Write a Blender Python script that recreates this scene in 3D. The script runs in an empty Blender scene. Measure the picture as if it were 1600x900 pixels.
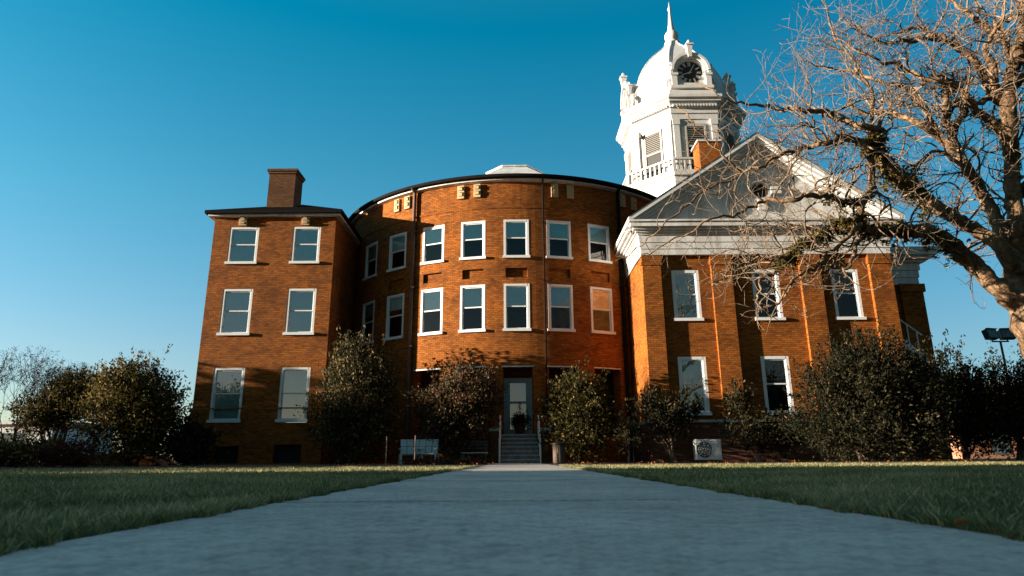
import bpy, math, random
import numpy as np
from mathutils import Matrix, Vector
R_ = math.radians
C = bpy.context.scene.collection
scene = bpy.context.scene

# ------------------------------------------------------------------ camera, sky, sun, exposure
PITCH, ROLL, CAMZ, FPX = R_(15.0), R_(0.4), 0.16, 1000.0
cam_d = bpy.data.cameras.new('camera')
cam_d.sensor_width = 36.0
cam_d.lens = 36.0 * FPX / 1600.0
cam_d.clip_start, cam_d.clip_end = 0.05, 4000
cam_d.dof.use_dof = True
cam_d.dof.focus_distance = 24.0
cam_d.dof.aperture_fstop = 5.0
cam = bpy.data.objects.new('camera', cam_d)
C.objects.link(cam)
cam.matrix_world = Matrix.Translation((0, 0, CAMZ)) @ Matrix.Rotation(math.pi / 2 + PITCH, 4, 'X') @ Matrix.Rotation(-ROLL, 4, 'Z')
scene.camera = cam

SUN_EL, SUN_AZ = R_(7.0), R_(81.3)           # azimuth measured from behind the camera (-Y) towards the left (-X)
TO_SUN = Vector((-math.sin(SUN_AZ) * math.cos(SUN_EL), -math.cos(SUN_AZ) * math.cos(SUN_EL), math.sin(SUN_EL)))
world = bpy.data.worlds.new('World')
scene.world = world
world.use_nodes = True
wn = world.node_tree
for n in list(wn.nodes):
    wn.nodes.remove(n)
wo = wn.nodes.new('ShaderNodeOutputWorld')
bg = wn.nodes.new('ShaderNodeBackground')
sky = wn.nodes.new('ShaderNodeTexSky')
sky.sky_type = 'NISHITA'
sky.sun_disc = False
sky.sun_elevation = SUN_EL
sky.sun_rotation = math.atan2(TO_SUN.x, TO_SUN.y)
sky.air_density, sky.dust_density, sky.ozone_density = 1.0, 0.6, 2.0
# sky tint: teal above a paler horizon; zenith boosted, south dimmed to set fill light
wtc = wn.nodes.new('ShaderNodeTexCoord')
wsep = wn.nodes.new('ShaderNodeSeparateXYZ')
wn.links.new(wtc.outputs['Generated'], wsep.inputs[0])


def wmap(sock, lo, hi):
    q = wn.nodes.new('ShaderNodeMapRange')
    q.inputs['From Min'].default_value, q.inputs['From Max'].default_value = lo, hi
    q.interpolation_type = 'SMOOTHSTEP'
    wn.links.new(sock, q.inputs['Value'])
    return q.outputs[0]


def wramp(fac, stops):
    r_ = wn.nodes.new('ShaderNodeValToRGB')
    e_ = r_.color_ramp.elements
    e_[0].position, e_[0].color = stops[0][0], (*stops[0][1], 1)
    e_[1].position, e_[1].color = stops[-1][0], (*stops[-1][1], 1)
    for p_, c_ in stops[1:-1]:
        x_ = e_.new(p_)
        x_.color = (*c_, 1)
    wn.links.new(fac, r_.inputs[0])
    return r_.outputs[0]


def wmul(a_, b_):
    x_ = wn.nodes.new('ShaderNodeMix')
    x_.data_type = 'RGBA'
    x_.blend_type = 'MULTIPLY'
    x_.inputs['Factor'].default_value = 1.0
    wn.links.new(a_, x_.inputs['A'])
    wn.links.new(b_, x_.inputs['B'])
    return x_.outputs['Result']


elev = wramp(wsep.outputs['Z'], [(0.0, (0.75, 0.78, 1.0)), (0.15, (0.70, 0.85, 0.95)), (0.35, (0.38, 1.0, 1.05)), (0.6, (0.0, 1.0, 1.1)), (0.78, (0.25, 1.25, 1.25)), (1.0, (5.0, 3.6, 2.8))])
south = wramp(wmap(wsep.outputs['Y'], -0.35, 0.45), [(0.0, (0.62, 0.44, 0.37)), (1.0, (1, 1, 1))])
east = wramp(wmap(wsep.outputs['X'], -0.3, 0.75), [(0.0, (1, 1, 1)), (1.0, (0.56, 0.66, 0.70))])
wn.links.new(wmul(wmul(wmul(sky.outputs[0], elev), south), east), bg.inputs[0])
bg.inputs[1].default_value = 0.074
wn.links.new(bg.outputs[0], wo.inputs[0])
sun_d = bpy.data.lights.new('sun', 'SUN')
sun_d.energy = 5.0
sun_d.angle = R_(0.5)
sun_d.color = (1.0, 0.86, 0.68)
sun = bpy.data.objects.new('sun', sun_d)
C.objects.link(sun)
sun.rotation_euler = TO_SUN.to_track_quat('Z', 'Y').to_euler()
vs = scene.view_settings
vs.view_transform = 'Standard'
vs.look = 'None'
vs.exposure = 1.9
vs.gamma = 1.0
vs.use_curve_mapping = False
scene.cycles.max_bounces = 6
scene.cycles.transparent_max_bounces = 8
scene.cycles.use_denoising = True

# ------------------------------------------------------------------ helpers
rng = np.random.default_rng(7)
rnd = random.Random(11)


def at(px, py, Y):
    """world point at distance Y (towards the building) seen at photo pixel px, py"""
    a, b = px - 800.0, 450.0 - py
    a, b = a * math.cos(ROLL) + b * math.sin(ROLL), -a * math.sin(ROLL) + b * math.cos(ROLL)
    u, v = a / FPX, b / FPX
    dy, dz = math.cos(PITCH) - v * math.sin(PITCH), math.sin(PITCH) + v * math.cos(PITCH)
    t = Y / dy
    return Vector((u * t, Y, CAMZ + dz * t))


def proj(P):
    x, y, z = P[0], P[1], P[2] - CAMZ
    d = y * math.cos(PITCH) + z * math.sin(PITCH)
    if d < 0.05:
        return (9999, 9999)
    u, v = x / d * FPX, (-y * math.sin(PITCH) + z * math.cos(PITCH)) / d * FPX
    a, b = u * math.cos(ROLL) - v * math.sin(ROLL), u * math.sin(ROLL) + v * math.cos(ROLL)
    return (800 + a, 450 - b)


class MB:
    def __init__(s):
        s.v, s.f, s.uv, s.m = [], [], [], []

    def face(s, pts, uv=None, m=0):
        i = len(s.v)
        s.v += [tuple(p) for p in pts]
        s.f.append(tuple(range(i, i + len(pts))))
        if uv is None:
            a, b, c = Vector(pts[0]), Vector(pts[1]), Vector(pts[2])
            n = (b - a).cross(c - a)
            if n.length < 1e-12:
                n = Vector((0, 0, 1))
            n.normalize()
            if abs(n.z) > 0.8:
                uv = [(p[0], p[1]) for p in pts]
            else:
                t = Vector((-n.y, n.x, 0)).normalized()
                uv = [(p[0] * t.x + p[1] * t.y, p[2]) for p in pts]
        s.uv.append(list(uv))
        s.m.append(m)

    def hexa(s, p, m=0):
        for q in ((0, 3, 2, 1), (4, 5, 6, 7), (0, 1, 5, 4), (1, 2, 6, 5), (2, 3, 7, 6), (3, 0, 4, 7)):
            s.face([p[i] for i in q], None, m)

    def box(s, x0, x1, y0, y1, z0, z1, m=0):
        s.hexa([(x0, y0, z0), (x1, y0, z0), (x1, y1, z0), (x0, y1, z0),
                (x0, y0, z1), (x1, y0, z1), (x1, y1, z1), (x0, y1, z1)], m)

    def obox(s, M, sx, sy, sz, m=0):
        c = [(-1, -1, -1), (1, -1, -1), (1, 1, -1), (-1, 1, -1), (-1, -1, 1), (1, -1, 1), (1, 1, 1), (-1, 1, 1)]
        s.hexa([tuple(M @ Vector((a * sx / 2, b * sy / 2, d * sz / 2))) for a, b, d in c], m)

    def prism(s, poly, y0, y1, m=0):
        """x,z polygon (counter-clockwise seen from -Y) extruded along Y"""
        n = len(poly)
        s.face([(x, y0, z) for x, z in poly], None, m)
        s.face([(x, y1, z) for x, z in reversed(poly)], None, m)
        for i in range(n):
            a, b = poly[i], poly[(i + 1) % n]
            s.face([(b[0], y0, b[1]), (a[0], y0, a[1]), (a[0], y1, a[1]), (b[0], y1, b[1])], None, m)

    def lathe(s, cx, cy, prof, n=8, ph=22.5, a0=0, a1=360, apo=False, m=0):
        k = 1 / math.cos(math.pi / n) if apo else 1.0
        full = abs(a1 - a0 - 360) < 1e-6
        st = n if full else max(1, int(round(n * (a1 - a0) / 360)))
        for i in range(st):
            t0 = R_(ph + a0 + (a1 - a0) * i / st)
            t1 = R_(ph + a0 + (a1 - a0) * (i + 1) / st)
            for (r0, z0), (r1, z1) in zip(prof[:-1], prof[1:]):
                r0k, r1k = r0 * k, r1 * k
                P = [(cx + r0k * math.cos(t0), cy + r0k * math.sin(t0), z0), (cx + r0k * math.cos(t1), cy + r0k * math.sin(t1), z0),
                     (cx + r1k * math.cos(t1), cy + r1k * math.sin(t1), z1), (cx + r1k * math.cos(t0), cy + r1k * math.sin(t0), z1)]
                if r0k < 1e-6:
                    P = [P[0], P[2], P[3]]
                elif r1k < 1e-6:
                    P = P[:3]
                s.face(P, None, m)

    def tube(s, pts, rad, n=6, m=0, cap=True):
        pts = [Vector(p) for p in pts]
        if not hasattr(rad, '__len__'):
            rad = [rad] * len(pts)
        rings = []
        up = Vector((0.31, 0.2, 0.93))
        for i, p in enumerate(pts):
            d = (pts[min(i + 1, len(pts) - 1)] - pts[max(i - 1, 0)])
            d = d.normalized() if d.length > 1e-9 else Vector((0, 0, 1))
            a = d.cross(up)
            if a.length < 1e-3:
                a = d.cross(Vector((1, 0, 0)))
            a.normalize()
            b = d.cross(a)
            up = a.cross(d)
            rings.append([tuple(p + (a * math.cos(2 * math.pi * k / n) + b * math.sin(2 * math.pi * k / n)) * rad[i]) for k in range(n)])
        for r0, r1 in zip(rings[:-1], rings[1:]):
            for k in range(n):
                s.face([r0[(k + 1) % n], r0[k], r1[k], r1[(k + 1) % n]], None, m)
        if cap:
            s.face(rings[0], None, m)
            s.face(list(reversed(rings[-1])), None, m)

    def wall(s, mp, u0, u1, z0, z1, holes=(), depth=0.14, ustep=None, m=0):
        us, zs = {u0, u1}, {z0, z1}
        for a, b, c, d in holes:
            us |= {a, b}
            zs |= {c, d}
        if ustep:
            k = max(1, int((u1 - u0) / ustep))
            us |= {u0 + (u1 - u0) * i / k for i in range(k + 1)}
        us, zs = sorted(us), sorted(zs)
        P = lambda u, z, d=0: (*mp(u, d), z)
        for a, b in zip(us[:-1], us[1:]):
            if b - a < 1e-5:
                continue
            for c, d in zip(zs[:-1], zs[1:]):
                um, zm = (a + b) / 2, (c + d) / 2
                if any(h[0] < um < h[1] and h[2] < zm < h[3] for h in holes):
                    continue
                s.face([P(a, c), P(b, c), P(b, d), P(a, d)], [(a, c), (b, c), (b, d), (a, d)], m)
        for a, b, c, d in holes:
            uu = [u for u in us if a - 1e-6 <= u <= b + 1e-6]
            for p, q in zip(uu[:-1], uu[1:]):
                s.face([P(p, c), P(p, c, depth), P(q, c, depth), P(q, c)][::-1], [(p, c), (p, c - depth), (q, c - depth), (q, c)][::-1], m)
                s.face([P(p, d), P(q, d), P(q, d, depth), P(p, d, depth)][::-1], [(p, d), (q, d), (q, d + depth), (p, d + depth)][::-1], m)
            s.face([P(a, c), P(a, d), P(a, d, depth), P(a, c, depth)][::-1], [(a, c), (a, d), (a + depth, d), (a + depth, c)][::-1], m)
            s.face([P(b, c), P(b, c, depth), P(b, d, depth), P(b, d)][::-1], [(b, c), (b + depth, c), (b + depth, d), (b, d)][::-1], m)

    def build(s, name, mats, parent=None, smooth=False, M=None):
        me = bpy.data.meshes.new(name)
        me.from_pydata(s.v, [], s.f)
        uvl = me.uv_layers.new(name='UVMap')
        flat = [c for f in s.uv for p in f for c in p]
        uvl.data.foreach_set('uv', flat)
        if not isinstance(mats, (list, tuple)):
            mats = [mats]
        for mm in mats:
            me.materials.append(mm)
        me.polygons.foreach_set('material_index', s.m)
        if smooth:
            me.polygons.foreach_set('use_smooth', [True] * len(s.f))
        if M is not None:
            me.transform(M)
        me.update()
        if smooth:
            import bmesh
            b = bmesh.new()
            b.from_mesh(me)
            bmesh.ops.remove_doubles(b, verts=b.verts, dist=1e-5)
            b.to_mesh(me)
            b.free()
        o = bpy.data.objects.new(name, me)
        C.objects.link(o)
        if parent:
            o.parent = parent
        return o


def np_mesh(name, V, F, mat, parent=None, tint=None, smooth=False):
    """V (n,3), F (m,4) arrays, tint per-vertex float"""
    me = bpy.data.meshes.new(name)
    V = np.ascontiguousarray(V, dtype=np.float32)
    F = np.ascontiguousarray(F, dtype=np.int32)
    k = F.shape[1]
    me.vertices.add(len(V))
    me.vertices.foreach_set('co', V.ravel())
    me.loops.add(F.size)
    me.loops.foreach_set('vertex_index', F.ravel())
    me.polygons.add(len(F))
    me.polygons.foreach_set('loop_start', np.arange(0, F.size, k, dtype=np.int32))
    me.polygons.foreach_set('loop_total', np.full(len(F), k, dtype=np.int32))
    if smooth:
        me.polygons.foreach_set('use_smooth', np.ones(len(F), dtype=bool))
    if tint is not None:
        a = me.attributes.new('tint', 'FLOAT', 'POINT')
        a.data.foreach_set('value', np.ascontiguousarray(tint, dtype=np.float32))
    me.materials.append(mat)
    me.update(calc_edges=True)
    o = bpy.data.objects.new(name, me)
    C.objects.link(o)
    if parent:
        o.parent = parent
    return o


def thing(name, label, cat, loc=(0, 0, 0), group=None):
    o = bpy.data.objects.new(name, None)
    o.empty_display_size = 0.3
    C.objects.link(o)
    o.location = loc
    return tag(o, label, cat, group)


def tag(o, label, cat, group=None):
    o['label'] = label
    o['category'] = cat
    if group:
        o['group'] = group
    return o


def kind(o, k):
    o['kind'] = k
    return o


def local(o, child):
    """child mesh was made in world coordinates: shift it under its thing"""
    child.data.transform(Matrix.Translation(-Vector(o.location)))
    return child


# ------------------------------------------------------------------ materials
def mat(name):
    m = bpy.data.materials.new(name)
    m.use_nodes = True
    nt = m.node_tree
    b = nt.nodes['Principled BSDF']
    return m, nt, b


def nd(nt, t, **kw):
    n = nt.nodes.new(t)
    for k, v in kw.items():
        setattr(n, k, v)
    return n


def ramp(nt, fac, stops):
    r = nd(nt, 'ShaderNodeValToRGB')
    e = r.color_ramp.elements
    while len(e) > 1:
        e.remove(e[0])
    e[0].position, e[0].color = stops[0][0], (*stops[0][1], 1)
    for p, c in stops[1:]:
        x = e.new(p)
        x.color = (*c, 1)
    nt.links.new(fac, r.inputs[0])
    return r.outputs[0]


def mixc(nt, a, b, fac, mode='MIX'):
    x = nd(nt, 'ShaderNodeMix', data_type='RGBA', blend_type=mode)
    for sock, val in (('A', a), ('B', b)):
        if isinstance(val, tuple):
            x.inputs[sock].default_value = (*val, 1)
        else:
            nt.links.new(val, x.inputs[sock])
    if isinstance(fac, (int, float)):
        x.inputs['Factor'].default_value = fac
    else:
        nt.links.new(fac, x.inputs['Factor'])
    return x.outputs['Result']


def noise(nt, vec, scale, detail=4, rough=0.6, dist=0.0):
    n = nd(nt, 'ShaderNodeTexNoise')
    n.inputs['Scale'].default_value = scale
    n.inputs['Detail'].default_value = detail
    n.inputs['Roughness'].default_value = rough
    n.inputs['Distortion'].default_value = dist
    if vec is not None:
        nt.links.new(vec, n.inputs['Vector'])
    return n.outputs['Fac']


def mapping(nt, vec, scale=(1, 1, 1)):
    m = nd(nt, 'ShaderNodeMapping')
    m.inputs['Scale'].default_value = scale
    nt.links.new(vec, m.inputs['Vector'])
    return m.outputs[0]


def bump(nt, b, h, strength, dist=0.02):
    n = nd(nt, 'ShaderNodeBump')
    n.inputs['Strength'].default_value = strength
    n.inputs['Distance'].default_value = dist
    nt.links.new(h, n.inputs['Height'])
    nt.links.new(n.outputs[0], b.inputs['Normal'])


def brick_mat(name, c1, c2, mortar, fleck=0.5):
    m, nt, b = mat(name)
    tc = nd(nt, 'ShaderNodeTexCoord')
    uv = tc.outputs['UV']
    br = nd(nt, 'ShaderNodeTexBrick')
    br.offset = 0.5
    br.inputs['Scale'].default_value = 1
    br.inputs['Brick Width'].default_value = 0.23
    br.inputs['Row Height'].default_value = 0.084
    br.inputs['Mortar Size'].default_value = 0.011
    br.inputs['Mortar Smooth'].default_value = 0.3
    br.inputs['Bias'].default_value = -0.1
    br.inputs['Color1'].default_value = (*c1, 1)
    br.inputs['Color2'].default_value = (*c2, 1)
    br.inputs['Mortar'].default_value = (*mortar, 1)
    nt.links.new(uv, br.inputs['Vector'])
    # larger weathering patches, dark courses and pale spalled flecks
    n1 = noise(nt, mapping(nt, uv, (0.5, 0.9, 1)), 1.1, 6, 0.62)
    f1 = ramp(nt, n1, [(0.28, (0.50, 0.46, 0.45)), (0.48, (0.92, 0.92, 0.92)), (0.70, (1.22, 1.16, 1.08))])
    col = mixc(nt, br.outputs['Color'], f1, 1.0, 'MULTIPLY')
    n2 = noise(nt, mapping(nt, uv, (4.3, 11.9, 1)), 1.0, 3, 0.75)
    f2 = ramp(nt, n2, [(0.30, (0.45, 0.40, 0.38)), (0.44, (0.92, 0.92, 0.92)), (0.58, (1.05, 1.05, 1.05)), (0.72, (1.45, 1.4, 1.35))])
    col = mixc(nt, col, f2, 1.0, 'MULTIPLY')
    n3 = noise(nt, mapping(nt, uv, (3.0, 10.0, 1)), 2.0, 3, 0.7)
    n4 = noise(nt, uv, 0.55, 3, 0.6)
    msk = nd(nt, 'ShaderNodeMath', operation='MULTIPLY')
    nt.links.new(ramp(nt, n3, [(0.66, (0, 0, 0)), (0.72, (1, 1, 1))]), msk.inputs[0])
    nt.links.new(ramp(nt, n4, [(0.50, (0, 0, 0)), (0.62, (fleck, fleck, fleck))]), msk.inputs[1])
    col = mixc(nt, col, (0.50, 0.36, 0.22), msk.outputs[0])
    nt.links.new(col, b.inputs['Base Color'])
    b.inputs['Roughness'].default_value = 0.9
    b.inputs['Specular IOR Level'].default_value = 0.2
    inv = nd(nt, 'ShaderNodeMath', operation='SUBTRACT')
    inv.inputs[0].default_value = 1
    nt.links.new(br.outputs['Fac'], inv.inputs[1])
    add = nd(nt, 'ShaderNodeMath', operation='ADD')
    nt.links.new(inv.outputs[0], add.inputs[0])
    nt.links.new(n3, add.inputs[1])
    bump(nt, b, add.outputs[0], 0.5, 0.012)
    return m


def paint_mat(name, c, dirt=(0.35, 0.31, 0.26), amt=0.5, scale=1.3, streak=(1, 1, 0.25), rough=0.6):
    m, nt, b = mat(name)
    tc = nd(nt, 'ShaderNodeTexCoord')
    n1 = noise(nt, mapping(nt, tc.outputs['Object'], streak), scale, 7, 0.68, 0.3)
    n2 = noise(nt, tc.outputs['Object'], 14.0, 3, 0.6)
    f = ramp(nt, n1, [(0.42, (0, 0, 0)), (0.72, (amt, amt, amt))])
    col = mixc(nt, c, dirt, f)
    col = mixc(nt, col, ramp(nt, n2, [(0.3, (0.86, 0.86, 0.86)), (0.6, (1, 1, 1))]), 1.0, 'MULTIPLY')
    nt.links.new(col, b.inputs['Base Color'])
    b.inputs['Roughness'].default_value = rough
    bump(nt, b, n2, 0.12, 0.01)
    return m


def plain(name, c, rough=0.7, var=0.25, scale=6.0, metal=0.0, spec=0.4):
    m, nt, b = mat(name)
    tc = nd(nt, 'ShaderNodeTexCoord')
    n = noise(nt, tc.outputs['Object'], scale, 5, 0.65)
    lo = tuple(x * (1 - var) for x in c)
    hi = tuple(min(1, x * (1 + var)) for x in c)
    nt.links.new(ramp(nt, n, [(0.3, lo), (0.7, hi)]), b.inputs['Base Color'])
    b.inputs['Roughness'].default_value = rough
    b.inputs['Metallic'].default_value = metal
    b.inputs['Specular IOR Level'].default_value = spec
    bump(nt, b, n, 0.15, 0.01)
    return m


def leaf_mat(name, stops, rough=0.75, trans=0.25, spec=0.12):
    m, nt, b = mat(name)
    a = nd(nt, 'ShaderNodeAttribute', attribute_name='tint')
    col = ramp(nt, a.outputs['Fac'], stops)
    nt.links.new(col, b.inputs['Base Color'])
    b.inputs['Roughness'].default_value = rough
    b.inputs['Specular IOR Level'].default_value = spec
    if trans:
        t = nd(nt, 'ShaderNodeBsdfTranslucent')
        nt.links.new(col, t.inputs[0])
        mx = nd(nt, 'ShaderNodeMixShader')
        mx.inputs[0].default_value = trans
        nt.links.new(b.outputs[0], mx.inputs[1])
        nt.links.new(t.outputs[0], mx.inputs[2])
        nt.links.new(mx.outputs[0], nt.nodes['Material Output'].inputs[0])
    return m


def glass_mat(name, clear=0.75, tintc=(0.8, 0.9, 0.92)):
    m, nt, b = mat(name)
    nt.nodes.remove(b)
    tr = nd(nt, 'ShaderNodeBsdfTransparent')
    tr.inputs[0].default_value = (*tintc, 1)
    gl = nd(nt, 'ShaderNodeBsdfGlossy')
    gl.inputs['Roughness'].default_value = 0.015
    tc = nd(nt, 'ShaderNodeTexCoord')
    bp = nd(nt, 'ShaderNodeBump')
    bp.inputs['Strength'].default_value = 0.12
    bp.inputs['Distance'].default_value = 0.02
    nt.links.new(noise(nt, tc.outputs['Object'], 2.2, 2, 0.5), bp.inputs['Height'])
    nt.links.new(bp.outputs[0], gl.inputs['Normal'])
    fr = nd(nt, 'ShaderNodeFresnel')
    fr.inputs['IOR'].default_value = 1.5
    mul = nd(nt, 'ShaderNodeMath', operation='MULTIPLY_ADD')
    nt.links.new(fr.outputs[0], mul.inputs[0])
    mul.inputs[1].default_value = 1.0
    mul.inputs[2].default_value = 1 - clear
    mul.use_clamp = True
    mx = nd(nt, 'ShaderNodeMixShader')
    nt.links.new(mul.outputs[0], mx.inputs[0])
    nt.links.new(tr.outputs[0], mx.inputs[1])
    nt.links.new(gl.outputs[0], mx.inputs[2])
    nt.links.new(mx.outputs[0], nt.nodes['Material Output'].inputs[0])
    return m


BRICK = brick_mat('orange_brick', (0.35, 0.108, 0.012), (0.18, 0.047, 0.006), (0.12, 0.048, 0.012))
SOOTY = brick_mat('sooty_brick', (0.14, 0.052, 0.016), (0.08, 0.03, 0.011), (0.085, 0.05, 0.025), 0.1)
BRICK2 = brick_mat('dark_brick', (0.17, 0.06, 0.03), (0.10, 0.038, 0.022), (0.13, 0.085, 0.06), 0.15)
WHITE = paint_mat('white_paint', (0.60, 0.60, 0.59), (0.30, 0.27, 0.23), amt=0.40)
WEATHER = paint_mat('weathered_white_paint', (0.68, 0.68, 0.67), (0.28, 0.26, 0.22), 0.8, 1.6, (1.2, 1.2, 0.22))
TRIM = paint_mat('window_paint', (0.74, 0.76, 0.77), amt=0.12, scale=3)
STONE = paint_mat('bracket_stone', (0.52, 0.38, 0.21), (0.30, 0.2, 0.1), 0.5, 5, (1, 1, 1), 0.85)
GUTTER = plain('gutter_metal', (0.012, 0.010, 0.010), 0.9, spec=0.05)
PIPE = plain('pipe_copper_brown', (0.10, 0.055, 0.032), 0.55)
ROOF = plain('roof_shingle', (0.012, 0.011, 0.011), 1.0, 0.5, 12, spec=0.0)
GLASS = glass_mat('window_glass', 0.88, (0.93, 0.98, 1.0))
MIRRORPANE = glass_mat('boosted_mirror_glass', 0.62, (0.90, 0.99, 1.0))  # mirror reflection raised beyond plain glass to brighten the panes
CLEAR = glass_mat('clear_glass', 0.95, (0.80, 0.90, 0.95))
DARKROOM = plain('dark_interior', (0.02, 0.02, 0.022), 0.9)
BLIND = plain('roller_blind', (0.52, 0.90, 0.95), 0.9, 0.08, 3)
BLINDW = plain('pale_curtain', (0.52, 0.90, 0.95), 0.9, 0.12, 2)
BLINDT = plain('bounce_tint_blind', (0.75, 0.66, 0.60), 0.9, 0.08, 3)  # tan tint paints in light reflected from the portico side wall
DOORB = plain('door_blind', (0.16, 0.40, 0.46), 0.9, 0.1, 3)
LOUVER = paint_mat('louver_paint', (0.40, 0.38, 0.35), amt=0.4)
BLACK = plain('clock_black', (0.012, 0.012, 0.013), 0.6)
DOORP = paint_mat('door_paint', (0.30, 0.46, 0.50), amt=0.15)
STEPC = plain('step_concrete', (0.42, 0.44, 0.44), 0.9, 0.3, 4)
STEPR = plain('shaded_step_riser', (0.20, 0.21, 0.21), 0.9, 0.3, 4)  # risers darker than treads, standing in for the nosing shadows
MULCH = plain('mulch', (0.045, 0.028, 0.018), 1.0, 0.6, 9)
BANKM = plain('red_earth', (0.22, 0.075, 0.03), 1.0, 0.4, 5)
METALW = plain('white_metal', (0.82, 0.84, 0.84), 0.45, 0.08)
METALD = plain('dark_metal', (0.03, 0.032, 0.035), 0.5)
WOODW = paint_mat('white_wood', (0.42, 0.52, 0.55), amt=0.3, scale=4)
STAKE = plain('stake_wood', (0.15, 0.11, 0.085), 0.9)
LENS = plain('lamp_glass', (0.10, 0.13, 0.14), 0.2, 0.6, 8)
CLAY = plain('terracotta', (0.04, 0.02, 0.015), 0.9)
FARW = paint_mat('far_white_wall', (0.62, 0.62, 0.62), amt=0.2)
FARB = brick_mat('far_brick', (0.45, 0.19, 0.10), (0.38, 0.15, 0.08), (0.3, 0.2, 0.15))
PALE = paint_mat('pale_stone', (0.62, 0.52, 0.45), amt=0.2)

LEAF_OLIVE = leaf_mat('olive_leaf', [(0.0, (0.008, 0.009, 0.004)), (0.4, (0.028, 0.028, 0.011)), (0.7, (0.13, 0.10, 0.042)), (1.0, (0.36, 0.26, 0.14))])
LEAF_GOLD = leaf_mat('golden_leaf', [(0.0, (0.010, 0.011, 0.004)), (0.4, (0.05, 0.042, 0.012)), (0.7, (0.17, 0.125, 0.036)), (1.0, (0.42, 0.28, 0.11))])
LEAF_CAM = leaf_mat('camellia_leaf', [(0.0, (0.007, 0.008, 0.004)), (0.5, (0.030, 0.026, 0.011)), (0.85, (0.17, 0.115, 0.055)), (0.93, (0.22, 0.05, 0.04)), (1.0, (0.32, 0.13, 0.10))])
LEAF_DARK = leaf_mat('dark_leaf', [(0.0, (0.005, 0.006, 0.003)), (0.55, (0.013, 0.014, 0.006)), (0.85, (0.04, 0.034, 0.015)), (1.0, (0.10, 0.07, 0.035))])
LEAF_RED = leaf_mat('reddish_leaf', [(0.0, (0.03, 0.012, 0.008)), (0.6, (0.10, 0.03, 0.018)), (1.0, (0.2, 0.09, 0.05))])
LEAF_IVY = leaf_mat('ivy_leaf', [(0.0, (0.03, 0.028, 0.008)), (0.6, (0.11, 0.085, 0.022)), (1.0, (0.23, 0.17, 0.05))])
FLOWER = leaf_mat('flower_red', [(0.0, (0.10, 0.012, 0.012)), (1.0, (0.42, 0.06, 0.08))])
DEADLEAF = leaf_mat('dead_leaf', [(0.0, (0.10, 0.035, 0.012)), (1.0, (0.32, 0.12, 0.04))])
POD = leaf_mat('seed_pod', [(0.0, (0.02, 0.016, 0.016)), (1.0, (0.07, 0.05, 0.045))])
GRASS = leaf_mat('grass_blade', [(0.0, (0.07, 0.085, 0.032)), (0.35, (0.19, 0.205, 0.075)), (0.65, (0.42, 0.34, 0.16)), (1.0, (0.70, 0.55, 0.32))], 0.55, 0.45, 0.35)


def bark_mat(name, c1, c2, c3, sc=9.0):
    m, nt, b = mat(name)
    tc = nd(nt, 'ShaderNodeTexCoord')
    n1 = noise(nt, tc.outputs['Object'], sc, 8, 0.7, 0.6)
    n2 = noise(nt, tc.outputs['Object'], sc * 0.22, 4, 0.6)
    col = ramp(nt, n1, [(0.32, c1), (0.52, c2), (0.74, c3)])
    col = mixc(nt, col, ramp(nt, n2, [(0.35, (0.6, 0.58, 0.56)), (0.65, (1.1, 1.08, 1.05))]), 1.0, 'MULTIPLY')
    nt.links.new(col, b.inputs['Base Color'])
    b.inputs['Roughness'].default_value = 0.9
    b.inputs['Specular IOR Level'].default_value = 0.2
    bump(nt, b, n1, 0.9, 0.04)
    return m


BARK = bark_mat('tree_bark', (0.045, 0.026, 0.015), (0.20, 0.125, 0.072), (0.42, 0.29, 0.185))
TWIG = bark_mat('pale_twig', (0.05, 0.034, 0.022), (0.20, 0.145, 0.10), (0.44, 0.35, 0.26), 6)
STEM = bark_mat('shrub_stem', (0.05, 0.035, 0.025), (0.16, 0.11, 0.08), (0.36, 0.28, 0.22), 12)
STEMD = bark_mat('dark_stem', (0.02, 0.016, 0.014), (0.06, 0.045, 0.04), (0.12, 0.09, 0.08), 12)


def concrete_mat():
    m, nt, b = mat('path_concrete')
    tc = nd(nt, 'ShaderNodeTexCoord')
    o = tc.outputs['Object']
    n1 = noise(nt, o, 0.9, 6, 0.65)
    n2 = noise(nt, o, 16.0, 6, 0.75)
    n3 = noise(nt, o, 60.0, 4, 0.75)
    col = ramp(nt, n1, [(0.3, (0.34, 0.28, 0.24)), (0.5, (0.50, 0.43, 0.37)), (0.72, (0.66, 0.58, 0.51))])
    col = mixc(nt, col, ramp(nt, n2, [(0.30, (0.62, 0.60, 0.58)), (0.5, (0.96, 0.96, 0.96)), (0.72, (1.15, 1.15, 1.15))]), 1.0, 'MULTIPLY')
    col = mixc(nt, col, ramp(nt, n3, [(0.30, (0.52, 0.52, 0.52)), (0.5, (0.96, 0.96, 0.96)), (0.7, (1.25, 1.25, 1.25))]), 0.9, 'MULTIPLY')
    nt.links.new(col, b.inputs['Base Color'])
    b.inputs['Roughness'].default_value = 0.85
    ad = nd(nt, 'ShaderNodeMath', operation='MULTIPLY_ADD')
    nt.links.new(n3, ad.inputs[0])
    ad.inputs[1].default_value = 0.35
    nt.links.new(n2, ad.inputs[2])
    bump(nt, b, ad.outputs[0], 0.5, 0.006)
    return m


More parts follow.
